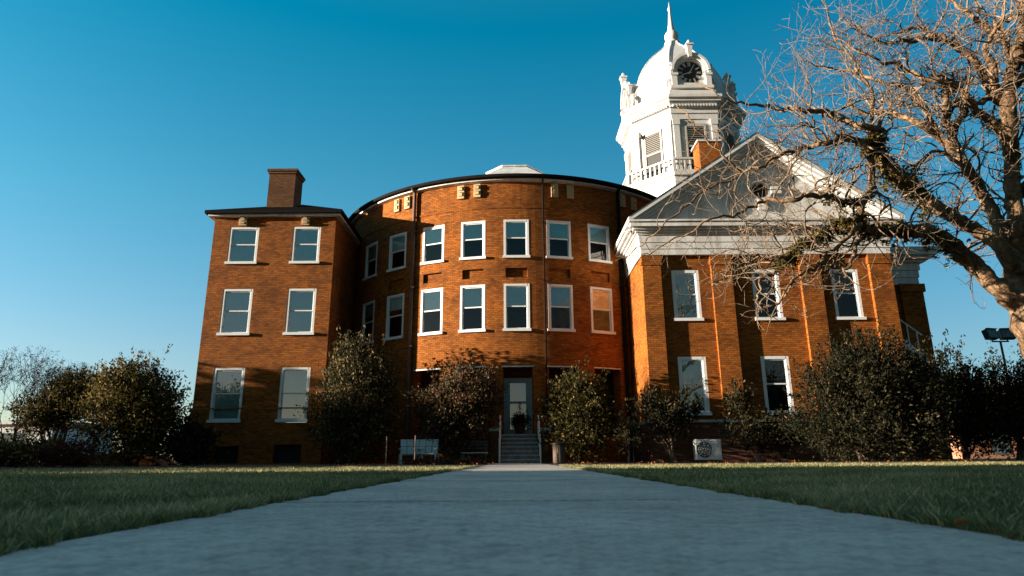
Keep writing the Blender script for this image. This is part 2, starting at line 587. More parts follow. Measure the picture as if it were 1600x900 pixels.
def soil_mat():
    m, nt, b = mat('lawn_soil')
    tc = nd(nt, 'ShaderNodeTexCoord')
    n1 = noise(nt, tc.outputs['Object'], 3.0, 6, 0.7)
    n2 = noise(nt, tc.outputs['Object'], 0.15, 3, 0.5)
    col = ramp(nt, n1, [(0.3, (0.020, 0.022, 0.008)), (0.6, (0.045, 0.050, 0.018)), (0.8, (0.085, 0.075, 0.03))])
    col = mixc(nt, col, ramp(nt, n2, [(0.3, (0.8, 0.8, 0.8)), (0.7, (1.1, 1.1, 1.1))]), 1.0, 'MULTIPLY')
    nt.links.new(col, b.inputs['Base Color'])
    b.inputs['Roughness'].default_value = 1.0
    b.inputs['Specular IOR Level'].default_value = 0.1
    bump(nt, b, n1, 0.8, 0.03)
    return m


CONC = concrete_mat()
SOIL = soil_mat()

# ------------------------------------------------------------------ ground, lawn base, path, beds
PX = 0.02           # path centre line at the camera; it drifts right towards the steps
PW = 0.925


def pcx(y):
    return PX + 0.0062 * y


g = MB()
g.face([(-1500, -1500, -0.06), (1500, -1500, -0.06), (1500, 1500, -0.06), (-1500, 1500, -0.06)])
kind(g.build('ground', SOIL), 'structure')
g = MB()
for sx in (-1, 1):
    ys = [-6 + i * 0.5 for i in range(42)]
    for a, b in zip(ys[:-1], ys[1:]):
        xi0, xi1 = pcx(a) + sx * (PW + 0.004), pcx(b) + sx * (PW + 0.004)
        q = [(xi0, a, 0.0), (sx * 40, a, 0.0), (sx * 40, b, 0.0), (xi1, b, 0.0)]
        g.face(q if sx > 0 else q[::-1])
kind(g.build('lawn', SOIL), 'structure')
g = MB()
# planting beds of mulch between lawn and building
for x0, x1, y0, y1 in ((-40, -0.75, 14.5, 33.0), (1.05, 40, 15.0, 33.0)):
    g.face([(x0, y0, 0.014), (x1, y0, 0.014), (x1, y1, 0.014), (x0, y1, 0.014)])
kind(g.build('planting_bed', MULCH), 'structure')
g = MB()
edges = [-6.0, -2.3, 0.1, 2.5, 4.95, 7.4, 9.85, 12.3, 14.75, 17.2, 19.65, 22.1, 24.5, 26.3]
for a, b in zip(edges[:-1], edges[1:]):
    a, b = a + 0.014, b - 0.014
    zt = 0.012
    e = 0.02
    P = lambda x, y, z: (pcx(y) + x, y, z)
    lo = [P(-PW, a, -0.05), P(PW, a, -0.05), P(PW, b, -0.05), P(-PW, b, -0.05)]
    md = [P(-PW, a, zt - e), P(PW, a, zt - e), P(PW, b, zt - e), P(-PW, b, zt - e)]
    hi = [P(-PW + e, a + e, zt), P(PW - e, a + e, zt), P(PW - e, b - e, zt), P(-PW + e, b - e, zt)]
    g.face(hi)
    for i in range(4):
        j = (i + 1) % 4
        g.face([md[i], md[j], hi[j], hi[i]])
        g.face([lo[i], lo[j], md[j], md[i]])
kind(g.build('path', CONC), 'structure')
g = MB()
g.prism([(-17.5, -0.02), (-13.4, -0.02), (-14.0, 0.42), (-15.2, 0.52), (-16.6, 0.40)], 25.4, 26.6)
kind(g.build('earth_bank', BANKM), 'structure')

# ------------------------------------------------------------------ grass blades


def blades(n, sampler, h0, h1, w0, w1, two=True):
    xy = sampler(n)
    n = len(xy)
    patch = 0.5 + 0.5 * np.sin(xy[:, 0] * 2.1 + 1.3 * np.sin(xy[:, 1] * 1.7)) * np.sin(xy[:, 1] * 2.7 + 1.1 * np.sin(xy[:, 0] * 1.9))
    cl = np.sin(xy[:, 0] * 23 + 2 * np.sin(xy[:, 1] * 17)) * np.sin(xy[:, 1] * 19 + 2 * np.sin(xy[:, 0] * 29))
    h = rng.uniform(h0, h1, n) * (0.7 + 0.4 * patch + 0.35 * cl)
    w = rng.uniform(w0, w1, n)
    th = rng.uniform(0, 2 * np.pi, n)
    lean = rng.uniform(0.1, 0.95, n) * h
    la = rng.uniform(0, 2 * np.pi, n)
    base = np.column_stack([xy, np.full(n, -0.004)])
    side = np.column_stack([np.cos(th), np.sin(th), np.zeros(n)]) * w[:, None] / 2
    ld = np.column_stack([np.cos(la), np.sin(la), np.zeros(n)]) * lean[:, None]
    up = np.column_stack([np.zeros(n), np.zeros(n), h])
    mid = base + up * 0.6 + ld * 0.3
    tip = base + up + ld
    V = np.stack([base - side, base + side, mid + side * 0.85, mid - side * 0.85, tip + side * 0.15, tip - side * 0.15], 1)
    i = np.arange(n)[:, None] * 6
    F = np.concatenate([i + np.array([[0, 1, 2, 3]]), i + np.array([[3, 2, 4, 5]])])
    big = 0.5 + 0.25 * np.sin(xy[:, 0] * 1.3 + 2.0 * np.sin(xy[:, 1] * 0.9)) + 0.25 * np.sin(xy[:, 1] * 3.9 + 2.2 * np.sin(xy[:, 0] * 3.1))
    t = np.clip(rng.normal(0.30, 0.16, n) + 0.22 * (patch - 0.5) + 0.34 * (big - 0.5) + 0.12 * cl + (rng.random(n) < 0.12) * 0.4, 0, 1)
    return V.reshape(-1, 3), F, np.repeat(t, 6)


def lawn_sampler(y0, y1, fr=0.86, extra=0.6):
    def f(n):
        y = rng.uniform(y0, y1, n)
        s = np.where(rng.random(n) < 0.5, -1, 1)
        wmax = fr * y1 + extra
        x = rng.uniform(PW - 0.02, wmax, n)
        keep = x < fr * y + extra
        y, s, x = y[keep], s[keep], x[keep]
        return np.column_stack([PX + 0.0062 * y + s * x, y])
    return f


def edge_sampler(y0, y1):
    def f(n):
        y = rng.uniform(y0, y1, n) ** 1.0
        s = np.where(rng.random(n) < 0.5, -1, 1)
        x = PW + np.abs(rng.normal(0, 0.035, n)) - 0.022 - 0.028 * (np.sin(y * 7) + np.sin(y * 17.3) + 0.8 * np.sin(y * 41))* 0.5
        return np.column_stack([PX + 0.0062 * y + s * x, y])
    return f


parts = [blades(110000, lawn_sampler(0.75, 3.6), 0.022, 0.05, 0.0035, 0.008),
         blades(120000, lawn_sampler(3.5, 8.5), 0.025, 0.05, 0.005, 0.009),
         blades(100000, lawn_sampler(8.4, 14.8), 0.028, 0.055, 0.008, 0.015),
         blades(26000, edge_sampler(0.7, 5), 0.02, 0.05, 0.003, 0.006),
         blades(18000, edge_sampler(4.5, 14.5), 0.03, 0.055, 0.006, 0.011)]
off, Vs, Fs, Ts = 0, [], [], []
for V, F, t in parts:
    Vs.append(V)
    Fs.append(F + off)
    Ts.append(t)
    off += len(V)
kind(np_mesh('grass', np.vstack(Vs), np.vstack(Fs), GRASS, tint=np.concatenate(Ts)), 'stuff')

# ------------------------------------------------------------------ the courthouse
court = thing('courthouse', 'orange brick courthouse with bowed front, white pediment and domed clock tower', 'courthouse', (0, 0, 0))


def flat(x0, y0, dx, dy):
    return lambda u, d: (x0 + dx * u - dy * d, y0 + dy * u + dx * d)


def place(x, y, z, rot=0.0):
    return Matrix.Translation((x, y, z)) @ Matrix.Rotation(rot, 4, 'Z')


def window(cx, cy, rot, w, z0, z1, blind=0.5, bm=None, gl=None, cas=0.10):
    """double-hung sash window: local x along wall, y inwards"""
    M = place(cx, cy, 0, rot)
    h = w / 2
    f = MB()
    zm = (z0 + z1) / 2
    # casing
    f.box(-h, -h + cas, 0.008, 0.14, z0 + 0.02, z1)
    f.box(h - cas, h, 0.008, 0.14, z0 + 0.02, z1)
    f.box(-h + cas, h - cas, 0.004, 0.14, z1 - cas, z1 - 0.002)
    # sashes
    s = 0.05
    a = h - cas
    for (b0, b1, y) in ((zm - 0.02, z1 - cas, 0.05), (z0 + 0.02, zm + 0.03, 0.085)):
        f.box(-a, -a + s, y, y + 0.035, b0, b1)
        f.box(a - s, a, y, y + 0.035, b0, b1)
        f.box(-a + s, a - s, y - 0.002, y + 0.033, b0, b0 + s * 1.1)
        f.box(-a + s, a - s, y - 0.002, y + 0.033, b1 - s * 0.9, b1)
    # room behind
    d0, d1 = 0.135, 0.75
    f.face([(-a, d1, z0), (a, d1, z0), (a, d1, z1), (-a, d1, z1)], None, 1)
    f.face([(-a, d0, z0), (-a, d1, z0), (-a, d1, z1), (-a, d0, z1)], None, 1)
    f.face([(a, d1, z0), (a, d0, z0), (a, d0, z1), (a, d1, z1)], None, 1)
    f.face([(-a, d0, z1), (-a, d1, z1), (a, d1, z1), (a, d0, z1)], None, 1)
    f.face([(-a, d0, z0 + .02), (a, d0, z0 + .02), (a, d1, z0 + .02), (-a, d1, z0 + .02)], None, 1)
    win = f.build('window', [TRIM, DARKROOM], court, M=M)
    gl = gl or (MIRRORPANE, CLEAR if blind < 0.9 else MIRRORPANE)
    for (b0, b1, y, gm) in ((zm + 0.03, z1 - cas - 0.04, 0.062, gl[0]), (z0 + 0.07, zm - 0.005, 0.10, gl[1])):
        p = MB()
        p.face([(-a + s - .01, y, b0), (a - s + .01, y, b0), (a - s + .01, y, b1), (-a + s - .01, y, b1)])
        p.build('pane', gm, win, M=M)
    p = MB()
    p.box(-h - 0.05, h + 0.05, -0.09, 0.10, z0 - 0.10, z0 + 0.02)
    p.build('sill', TRIM, win, M=M)
    if blind > 0:
        p = MB()
        zb = z1 - (z1 - z0) * blind
        n = 6
        for i in range(n):
            u0, u1 = -a + 2 * a * i / n, -a + 2 * a * (i + 1) / n
            y0_, y1_ = 0.125 + 0.006 * (i % 2), 0.125 + 0.006 * ((i + 1) % 2)
            p.face([(u0, y0_, zb), (u1, y1_, zb), (u1, y1_, z1), (u0, y0_, z1)])
        p.build('blind', bm or BLIND, win, M=M)
    return win


# ---- left wing
WX0, WX1, WY = -14.08, -8.33, 28.5
WB, WE = -0.1, 11.35
wl = [(-13.31, -11.93), (-10.32, -9.01)]
rows = [(9.13, 10.87), (5.76, 7.84), (1.90, 4.20)]
h = []
for a, b in wl:
    for z0, z1 in rows:
        h.append((a - WX0, b - WX0, z0, z1))
base_h = [(-12.95 - WX0, -11.85 - WX0, 0.08, 0.80), (-10.35 - WX0, -9.15 - WX0, 0.08, 0.85)]
m = MB()
m.wall(flat(WX0, WY, 1, 0), 0, WX1 - WX0, 2.40, WE, h, 0.14)
m.wall(flat(WX1, WY, 0, 1), 0, 7.0, 2.40, WE)
m.wall(flat(WX0, WY + 12, 0, -1), 0, 12, 2.40, WE)
wing = m.build('wing_wall', BRICK, court)
m = MB()
o = 0.05
m.wall(flat(WX0 - o, WY - o, 1, 0), 0, WX1 - WX0 + 2 * o, WB, 2.40, [(a + o, b + o, c, d) for a, b, c, d in base_h] + [(a + o, b + o, c - 0.12, 2.4) for a, b, c, d in h if c < 2.4], 0.35)
m.wall(flat(WX1 + o, WY - o, 0, 1), 0, 7.0, WB, 2.40)
m.wall(flat(WX0 - o, WY + 12, 0, -1), 0, 12 + o, WB, 2.40)
m.face([(WX0 - o, WY - o, 2.40), (WX1 + o, WY - o, 2.40), (WX1 + o, WY, 2.44), (WX0 - o, WY, 2.44)])
m.face([(WX1 + o, WY - o, 2.40), (WX1 + o, WY + 7, 2.40), (WX1, WY + 7, 2.44), (WX1, WY - o, 2.44)])
m.box(WX0 + 0.4, WX1 - 0.4, WY + 0.30, WY + 0.34, 0.0, 0.95, 1)
m.build('wing_base', [BRICK, DARKROOM], court)
for i, (a, b) in enumerate(wl):
    for j, (z0, z1) in enumerate(rows):
        window((a + b) / 2, WY, 0, b - a, z0, z1, 1.0, BLIND if j < 2 else BLINDW)
# eave, soffit and hip roof
m = MB()
ov = 0.36
ex0, ex1, ey0, ey1 = WX0 - ov, WX1 + ov, WY - ov, WY + 12
m.box(ex0 + 0.12, ex1 - 0.12, ey0 + 0.12, ey1, 11.35, 11.45, 1)
m.box(ex0, ex1, ey0, ey1, 11.45, 11.60, 0)
m.build('wing_gutter', [GUTTER, WEATHER], court)
m = MB()
cxw = (ex0 + ex1) / 2
r0, r1 = (cxw, 32.0, 13.45), (cxw, 39.0, 13.45)
z = 11.605
m.face([(ex0, ey0, z), (ex1, ey0, z), r0])
m.face([(ex1, ey0, z), (ex1, ey1, z), r1, r0])
m.face([(ex0, ey1, z), (ex0, ey0, z), r0, r1])
m.face([(ex1, ey1, z), (ex0, ey1, z), r1])
m.build('wing_roof', ROOF, court)
m = MB()
m.box(-12.32, -10.98, 30.0, 31.1, 11.7, 14.32)
m.box(-12.37, -10.93, 29.95, 31.15, 14.32, 14.44)
m.box(-12.42, -10.88, 29.90, 31.20, 14.44, 14.56)
m.build('chimney', SOOTY, court)


def bracket(cx, cy, rot, z0, z1, parent, w=0.33, mat_=None):
    M = place(cx, cy, 0, rot)
    b = MB()
    d = -0.10
    hh = z1 - z0
    b.box(-w / 2, w / 2, d, 0.02, z0, z1)
    for k in (0.12, 0.55):
        b.box(-w * 0.28, w * 0.28, d - 0.05, d, z0 + hh * (k + 0.06), z0 + hh * (k + 0.30))
        b.box(-w * 0.2, w * 0.2, d - 0.08, d - 0.0, z0 + hh * (k + 0.30), z0 + hh * (k + 0.36))
    return b.build('bracket', mat_ or STONE, parent, M=M)


for x in (-12.72, -9.76):
    bracket(x, WY, 0, 10.93, 11.33, wing, 0.36)

# ---- rotunda (bowed court room)
RX, RY, RR = 0.21, 38.0, 10.0


def cyl(r=RR):
    return lambda u, d: (RX + (r - d) * math.sin(u / RR), RY - (r - d) * math.cos(u / RR))


def arc(deg):
    return RR * R_(deg)


def on_cyl(deg, r=RR):
    return RX + r * math.sin(R_(deg)), RY - r * math.cos(R_(deg))


th_w = [-48.0, -35.6, -23.2, -11.6, 0, 11.5, 23.2]
hw = 0.585
h = []
for t in th_w + [35.2]:
    h.append((arc(t) - hw, arc(t) + hw, 9.18, 10.97))
    h.append((arc(t) - hw, arc(t) + hw, 5.77, 7.87))
# sunk panels between the storeys: shallow niches
panels = []
for t in (-35.6, -23.2, -11.6, 0, 11.5, 23.2):
    panels.append((arc(t) - 0.5, arc(t) + 0.5, 8.17, 8.62))
opens = [(arc(-28), arc(-20.3)), (arc(-15.4), arc(-8.2)), (arc(8.0), arc(15.6)), (arc(20.3), arc(28))]
door = (arc(0.15) - 0.66, arc(0.15) + 0.66)
m = MB()
m.wall(cyl(), arc(-66), arc(66), 4.15, 11.55, h + panels, 0.14, 0.35)
m.wall(cyl(RR + 0.03), arc(-66), arc(66), 11.55, 11.63, (), 0.1, 0.35)
m.wall(cyl(RR + 0.0), arc(-66), arc(66), 11.63, 12.95, (), 0.1, 0.35)
for z, a, b in ((11.55, RR, RR + 0.03), (11.63, RR + 0.03, RR)):
    k = 60
    for i in range(k):
        t0, t1 = -66 + 132 * i / k, -66 + 132 * (i + 1) / k
        m.face([(*on_cyl(t0, a), z), (*on_cyl(t1, a), z), (*on_cyl(t1, b), z), (*on_cyl(t0, b), z)])
# back of the sunk panels
for a, b, c, d in panels:
    k = 4
    for i in range(k):
        u0, u1 = a + (b - a) * i / k, a + (b - a) * (i + 1) / k
        f = cyl()
        m.face([(*f(u0, .13), c), (*f(u1, .13), c), (*f(u1, .13), d), (*f(u0, .13), d)], [(u0, c), (u1, c), (u1, d), (u0, d)])
rot_w = m.build('rotunda_wall', BRICK, court)
m = MB()
m.wall(cyl(), arc(-66), arc(66), 0.0 - 0.1, 4.15, [(a, b, 1.2, 4.08) for a, b in opens] + [(door[0], door[1], 1.2, 4.08)], 0.55, 0.35)
# back wall and ceiling of the porch
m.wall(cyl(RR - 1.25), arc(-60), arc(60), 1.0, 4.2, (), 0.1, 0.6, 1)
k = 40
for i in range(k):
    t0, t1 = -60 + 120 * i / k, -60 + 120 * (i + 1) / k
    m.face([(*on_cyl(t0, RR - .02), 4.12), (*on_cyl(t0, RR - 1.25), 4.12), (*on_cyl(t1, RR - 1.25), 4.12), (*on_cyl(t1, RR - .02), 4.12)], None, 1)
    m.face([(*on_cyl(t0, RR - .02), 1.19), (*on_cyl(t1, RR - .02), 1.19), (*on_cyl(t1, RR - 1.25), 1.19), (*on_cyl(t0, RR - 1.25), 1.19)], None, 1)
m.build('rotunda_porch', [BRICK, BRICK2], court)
for a, b in opens + [door]:
    m = MB()
    k = 6
    f0, f1 = cyl(RR + 0.02), cyl(RR + 0.02)
    for i in range(k):
        u0, u1 = a - 0.05 + (b - a + 0.1) * i / k, a - 0.05 + (b - a + 0.1) * (i + 1) / k
        P = [(*f0(u0, 0), 4.08), (*f0(u1, 0), 4.08), (*f0(u1, .25), 4.08), (*f0(u0, .25), 4.08)]
        Q = [(x, y, 4.135) for x, y, z in P]
        m.hexa(P + Q)
    m.build('lintel', WEATHER, court)
# windows of the rotunda
for t in th_w:
    x, y = on_cyl(t)
    window(x, y, R_(t), 2 * hw, 9.18, 10.97, 0.5)
    if t == 23.2:
        window(x, y, R_(t), 2 * hw, 5.77, 7.87, 0.52, BLINDT)
    else:
        window(x, y, R_(t), 2 * hw, 5.77, 7.87, 0.5 if t > -30 else 0.35)
for t in (-36.2, -32.2, -15.1, -10.5, 10.6, 15.0, 31.6, 36.0):
    x, y = on_cyl(t)
    bracket(x, y, R_(t), 12.14, 12.80, rot_w)
# cornice ring
m = MB()
m.lathe(RX, RY, [(RR - 0.02, 12.86), (RR + 0.22, 12.90), (RR + 0.22, 12.97), (RR - 0.05, 12.99)], 240, -90, -70, 70)
m.build('rotunda_soffit', WEATHER, court, smooth=False)
m = MB()
m.lathe(RX, RY, [(RR - 0.0, 12.97), (RR + 0.38, 12.99), (RR + 0.40, 13.03), (RR + 0.40, 13.13), (RR + 0.30, 13.16)], 240, -90, -72, 72)
m.build('rotunda_gutter', GUTTER, court)
m = MB()
m.lathe(RX, RY, [(RR + 0.34, 13.15), (3.95, 15.5)], 96, -90, 0, 360)
rr = m.build('rotunda_roof', ROOF, court)
m = MB()
m.lathe(RX, RY, [(3.9, 15.3), (3.9, 15.9), (4.0, 15.95), (4.0, 16.05), (1.75, 17.62), (1.82, 17.64), (1.82, 17.72), (0.0, 17.74)], 8, 22.5, apo=True)
m.build('lantern', WEATHER, rr)


def downpipe(deg, rad, mt, z0, z1, off=0.1):
    x, y = on_cyl(deg, RR + off)
    b = MB()
    b.tube([(x, y, z0), (x, y, z1 - 0.35), (*on_cyl(deg, RR + off + 0.02), z1 - 0.2), (*on_cyl(deg, RR + 0.36), z1 - 0.02)], rad, 10)
    for zz in (2.5, 5.2, 8.0, 10.8):
        b.box(x - rad * 1.4, x + rad * 1.4, y - rad * 1.25, y + rad + 0.1, zz, zz + 0.05)
    return b.build('downpipe', mt, court)


downpipe(-29.2, 0.085, PIPE, 0.2, 13.05, 0.13)
downpipe(7.2, 0.04, GUTTER, 0.9, 13.0)
downpipe(29.6, 0.085, GUTTER, 0.2, 13.05, 0.13)

# ---- door
x, y = on_cyl(0.15, RR - 1.1)
m = MB()
m.box(-0.66, -0.46, -0.06, 0.06, 1.2, 3.72)
m.box(0.46, 0.66, -0.06, 0.06, 1.2, 3.72)
m.box(-0.46, 0.46, -0.06, 0.06, 3.6, 3.72)
m.box(-0.46, -0.36, -0.02, 0.03, 1.2, 3.6)
m.box(0.36, 0.46, -0.02, 0.03, 1.2, 3.6)
m.box(-0.36, 0.36, -0.021, 0.029, 1.2, 1.45)
m.box(-0.36, 0.36, -0.021, 0.029, 2.58, 2.68)
m.box(-0.36, 0.36, -0.021, 0.029, 3.5, 3.6)
d_ = m.build('door', DOORP, court, M=place(x, y, 0))
m = MB()
m.face([(-.37, .005, 1.44), (.37, .005, 1.44), (.37, .005, 3.51), (-.37, .005, 3.51)])
m.build('pane', MIRRORPANE, d_, M=place(x, y, 0))
m = MB()
m.face([(-.38, .06, 1.4), (.38, .06, 1.4), (.38, .06, 3.55), (-.38, .06, 3.55)])
m.build('blind', DOORB, d_, M=place(x, y, 0))
m = MB()
m.tube([(0.41, -0.07, 2.2), (0.41, -0.07, 2.36)], 0.014, 6)
m.tube([(0.41, -0.07, 2.28), (0.41, -0.02, 2.28)], 0.012, 6)
m.build('handle', METALD, d_, M=place(x, y, 0))

# ---- steps, handrails, brick piers
SX0, SX1 = -0.48, 1.02
m = MB()
nst = 7
for i in range(nst):
    zt = 1.19 * (i + 1) / nst
    y0 = 26.15 + 0.28 * i
    m.box(SX0, SX1, y0, 28.02 if i < nst - 1 else 28.6, zt - 1.19 / nst, zt - 0.045, 1)
    m.box(SX0 - 0.01, SX1 + 0.01, y0 - 0.055, 28.02 if i < nst - 1 else 28.6, zt - 0.045, zt)
steps = m.build('steps', [STEPC, STEPR], court)
for sx in (SX0 - 0.06, SX1 + 0.06):
    m = MB()
    P = []
    for k in range(4):
        yy = 26.05 + 0.6 * k
        zb = max(0.0, 1.19 * (yy - 26.15) / 1.96)
        m.tube([(sx, yy, zb), (sx, yy, zb + 0.95)], 0.036, 8)
        P.append((sx, yy, zb + 0.95))
    m.tube(P, 0.028, 8)
    m.build('handrail', METALW, steps)
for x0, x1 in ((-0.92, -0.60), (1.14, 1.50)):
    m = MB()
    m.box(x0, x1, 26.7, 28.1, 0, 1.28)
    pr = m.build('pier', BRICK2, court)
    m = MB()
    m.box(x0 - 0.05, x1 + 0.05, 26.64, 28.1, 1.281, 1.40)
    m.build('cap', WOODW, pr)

# ---- portico block
PXL, PXR, PY = 5.50, 15.88, 25.85           # wall plane; pilasters stand 0.24 m proud
PD = 0.155
pil = [(5.47, 6.24), (8.35, 9.20), (12.06, 12.92), (14.98, 15.88)]
pw_up = [(6.70, 7.84), (10.06, 11.20), (13.38, 14.52)]
h = [(a - PXL, b - PXL, 5.72, 7.81) for a, b in pw_up] + [(a - PXL, b - PXL, 1.90, 4.15) for a, b in pw_up]
m = MB()
m.wall(flat(PXL, PY, 1, 0), 0, PXR - PXL, 1.62, 8.45, h, 0.14)
m.wall(flat(PXL, 31.0, 0, -1), 0, 31.0 - PY, 1.62, 8.45)
m.wall(flat(PXR, PY, 0, 1), 0, 5.5, 1.62, 8.45)
m.build('portico_wall', BRICK, court)
m = MB()
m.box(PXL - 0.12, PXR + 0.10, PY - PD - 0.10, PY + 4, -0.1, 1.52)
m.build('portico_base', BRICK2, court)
m = MB()
m.box(PXL - 0.18, PXR + 0.16, PY - PD - 0.16, PY + 4, 1.52, 1.62)
m.build('water_table', STEPC, court)
for a, b in pil:
    m = MB()
    m.box(a, b, PY - PD, PY - 0.002, 1.621, 8.0)
    m.box(a - 0.045, b + 0.045, PY - PD - 0.045, PY - 0.002, 8.0, 8.12)
    m.box(a - 0.02, b + 0.02, PY - PD - 0.02, PY - 0.002, 8.12, 8.44)
    m.build('pilaster', BRICK, court)
for i, (a, b) in enumerate(pw_up):
    window((a + b) / 2, PY, 0, b - a, 5.72, 7.81, 1.0 if i == 0 else 0.0, BLINDW, gl=(MIRRORPANE, MIRRORPANE) if i == 0 else (GLASS, CLEAR), cas=0.12)
    window((a + b) / 2, PY, 0, b - a, 1.90, 4.15, 1.0 if i == 0 else 0.0, BLINDW, gl=(MIRRORPANE, MIRRORPANE) if i == 0 else (GLASS, CLEAR), cas=0.12)
# entablature: three fasciae, then stepped cornice
m = MB()
yb = 31.0


def ring(o_, z0, z1):
    m.box(PXL - 0.03 - o_, PXR + 0.03 + o_, PY - PD - o_, yb, z0, z1)


ring(0.03, 8.44, 8.70)
ring(0.06, 8.70, 8.98)
ring(0.09, 8.98, 9.30)
ring(0.15, 9.30, 9.38)
m.build('entablature', WEATHER, court)
m = MB()
ring(0.24, 9.38, 9.47)
ring(0.36, 9.47, 9.56)
ring(0.50, 9.56, 9.70)
ring(0.44, 9.70, 9.76)
ring(0.56, 9.76, 9.84)
m.build('cornice', WEATHER, court)
# pediment
CXP = (PXL + PXR) / 2
HX = CXP - (PXL - 0.59)
PK = 13.72
m = MB()
m.prism([(PXL + 0.1, 9.84), (PXR - 0.1, 9.84), (CXP, PK - 0.55)], PY - 0.12, PY + 0.2)
tym = m.build('tympanum', WEATHER, court)
m = MB()


def rake(y0, dz0, dz1, sx):
    a = (CXP - sx * HX, 9.845)
    k = (PK - 9.84) / HX
    e0, e1 = dz0, dz1
    P = [(a[0], a[1] + e0), (CXP, PK + e0), (CXP, PK + e1), (a[0], a[1] + e1)]
    if e0 < 0:       # clip the lower edge where it meets the flat cornice
        q = -e0 / k
        P[0] = (a[0] + sx * q, 9.845)
        P = [(a[0], 9.845), P[0], P[1], P[2], P[3]] if e1 > 0.001 else [P[0], P[1], P[2], P[3]]
    if sx < 0:
        P = P[::-1]
    m.prism(P, y0, 36.0 if dz1 > 0 else PY + 0.05)


for sx in (1, -1):
    rake(PY - PD - 0.56, -0.10, 0.12, sx)
    rake(PY - PD - 0.46, -0.26, -0.10, sx)
    rake(PY - PD - 0.30, -0.40, -0.26, sx)
    rake(PY - PD - 0.12, -0.58, -0.40, sx)
m.build('raking_cornice', WHITE, court)
m = MB()
for sx in (1, -1):
    x0 = CXP - sx * (HX + 0.02)
    P = [(x0, PY - PD - 0.58, 9.972), (CXP, PY - PD - 0.58, PK + 0.127), (CXP, 36.3, PK + 0.127), (x0, 36.3, 9.972)]
    m.face(P if sx < 0 else P[::-1])
m.build('portico_roof', ROOF, court)
m = MB()
OX, OZ = CXP + 0.06, 11.33
for r0_, r1_, y0_, y1_ in ((0.36, 0.50, PY - 0.22, PY - 0.12),):
    for i in range(28):
        t0, t1 = 2 * math.pi * i / 28, 2 * math.pi * (i + 1) / 28
        P = lambda r, t, y: (OX + r * math.cos(t), y, OZ + r * math.sin(t))
        m.face([P(r0_, t0, y0_), P(r1_, t0, y0_), P(r1_, t1, y0_), P(r0_, t1, y0_)][::-1])
        m.face([P(r1_, t0, y0_), P(r1_, t0, y1_), P(r1_, t1, y1_), P(r1_, t1, y0_)][::-1])
        m.face([P(r0_, t0, y1_), P(r0_, t0, y0_), P(r0_, t1, y0_), P(r0_, t1, y1_)][::-1])
for dx, dz in ((1, 0), (-1, 0), (0, 1), (0, -1)):
    m.box(OX + dx * 0.68 - (0.22 if dx else 0.16), OX + dx * 0.68 + (0.22 if dx else 0.16), PY - 0.25, PY - 0.119,
          OZ + dz * 0.68 - (0.22 if dz else 0.16), OZ + dz * 0.68 + (0.22 if dz else 0.16))
oc = m.build('round_window', WEATHER, tym)
m = MB()
m.face([(OX + 0.37 * math.cos(2 * math.pi * i / 28), PY - 0.124, OZ + 0.37 * math.sin(2 * math.pi * i / 28)) for i in range(28)][::-1])
m.build('round_pane', BLACK, tym)
# brick chimney behind the pediment
m = MB()
m.box(9.36, 10.44, 29.0, 30.0, 11.5, 15.42)
m.build('chimney', BRICK, court)
m = MB()
m.box(9.28, 10.52, 28.92, 30.08, 15.42, 15.52)
m.build('chimney_cap', WEATHER, court)

# ---- bay to the right of the portico
BX, BY = 19.55, 29.7
m = MB()
m.wall(flat(PXR + 0.02, BY, 1, 0), 0, BX - PXR - 0.02, -0.1, 8.14, [(0.6, 1.9, 3.0, 6.6)], 0.2)
m.wall(flat(BX, BY, 0, 1), 0, 14, -0.1, 8.14)
m.box(BX - 1.0, BX + 0.06, BY - 0.14, BY - 0.003, 0.0, 7.75)
m.box(BX - 1.05, BX + 0.14, BY - 0.22, BY - 0.003, 7.75, 8.14)
m.build('side_bay_wall', BRICK, court)
window(PXR + 0.02 + 1.25, BY, 0, 1.3, 3.0, 6.6, 0.4)
m = MB()
yb = BY + 14
for o_, z0, z1 in ((0.02, 8.14, 8.5), (0.06, 8.5, 8.85), (0.12, 8.85, 9.2), (0.30, 9.2, 9.32), (0.52, 9.32, 9.46), (0.70, 9.46, 9.66), (0.78, 9.66, 9.80)):
    m.box(PXR + 0.05, BX + o_, BY - o_, yb, z0, z1)
m.build('side_bay_entablature', WEATHER, court)
m = MB()
m.tube([(PXR + 1.55, BY - 0.35, 9.3), (PXR + 1.6, BY - 0.25, 8.6), (PXR + 1.75, BY - 0.12, 8.2), (PXR + 1.75, BY - 0.12, 0.4)], 0.07, 8)
m.build('downpipe', WEATHER, court)
m = MB()
m.face([(PXR + .03, BY - .8, 9.81), (BX + .8, BY - .8, 9.81), (BX - 1.5, BY + 3, 11.0), (PXR + .03, BY + 3, 11.0)])
m.face([(BX + .8, BY - .8, 9.81), (BX + .8, BY + 14, 9.81), (BX - 1.5, BY + 14, 11.0), (BX - 1.5, BY + 3, 11.0)])
m.build('side_bay_roof', ROOF, court)
m = MB()
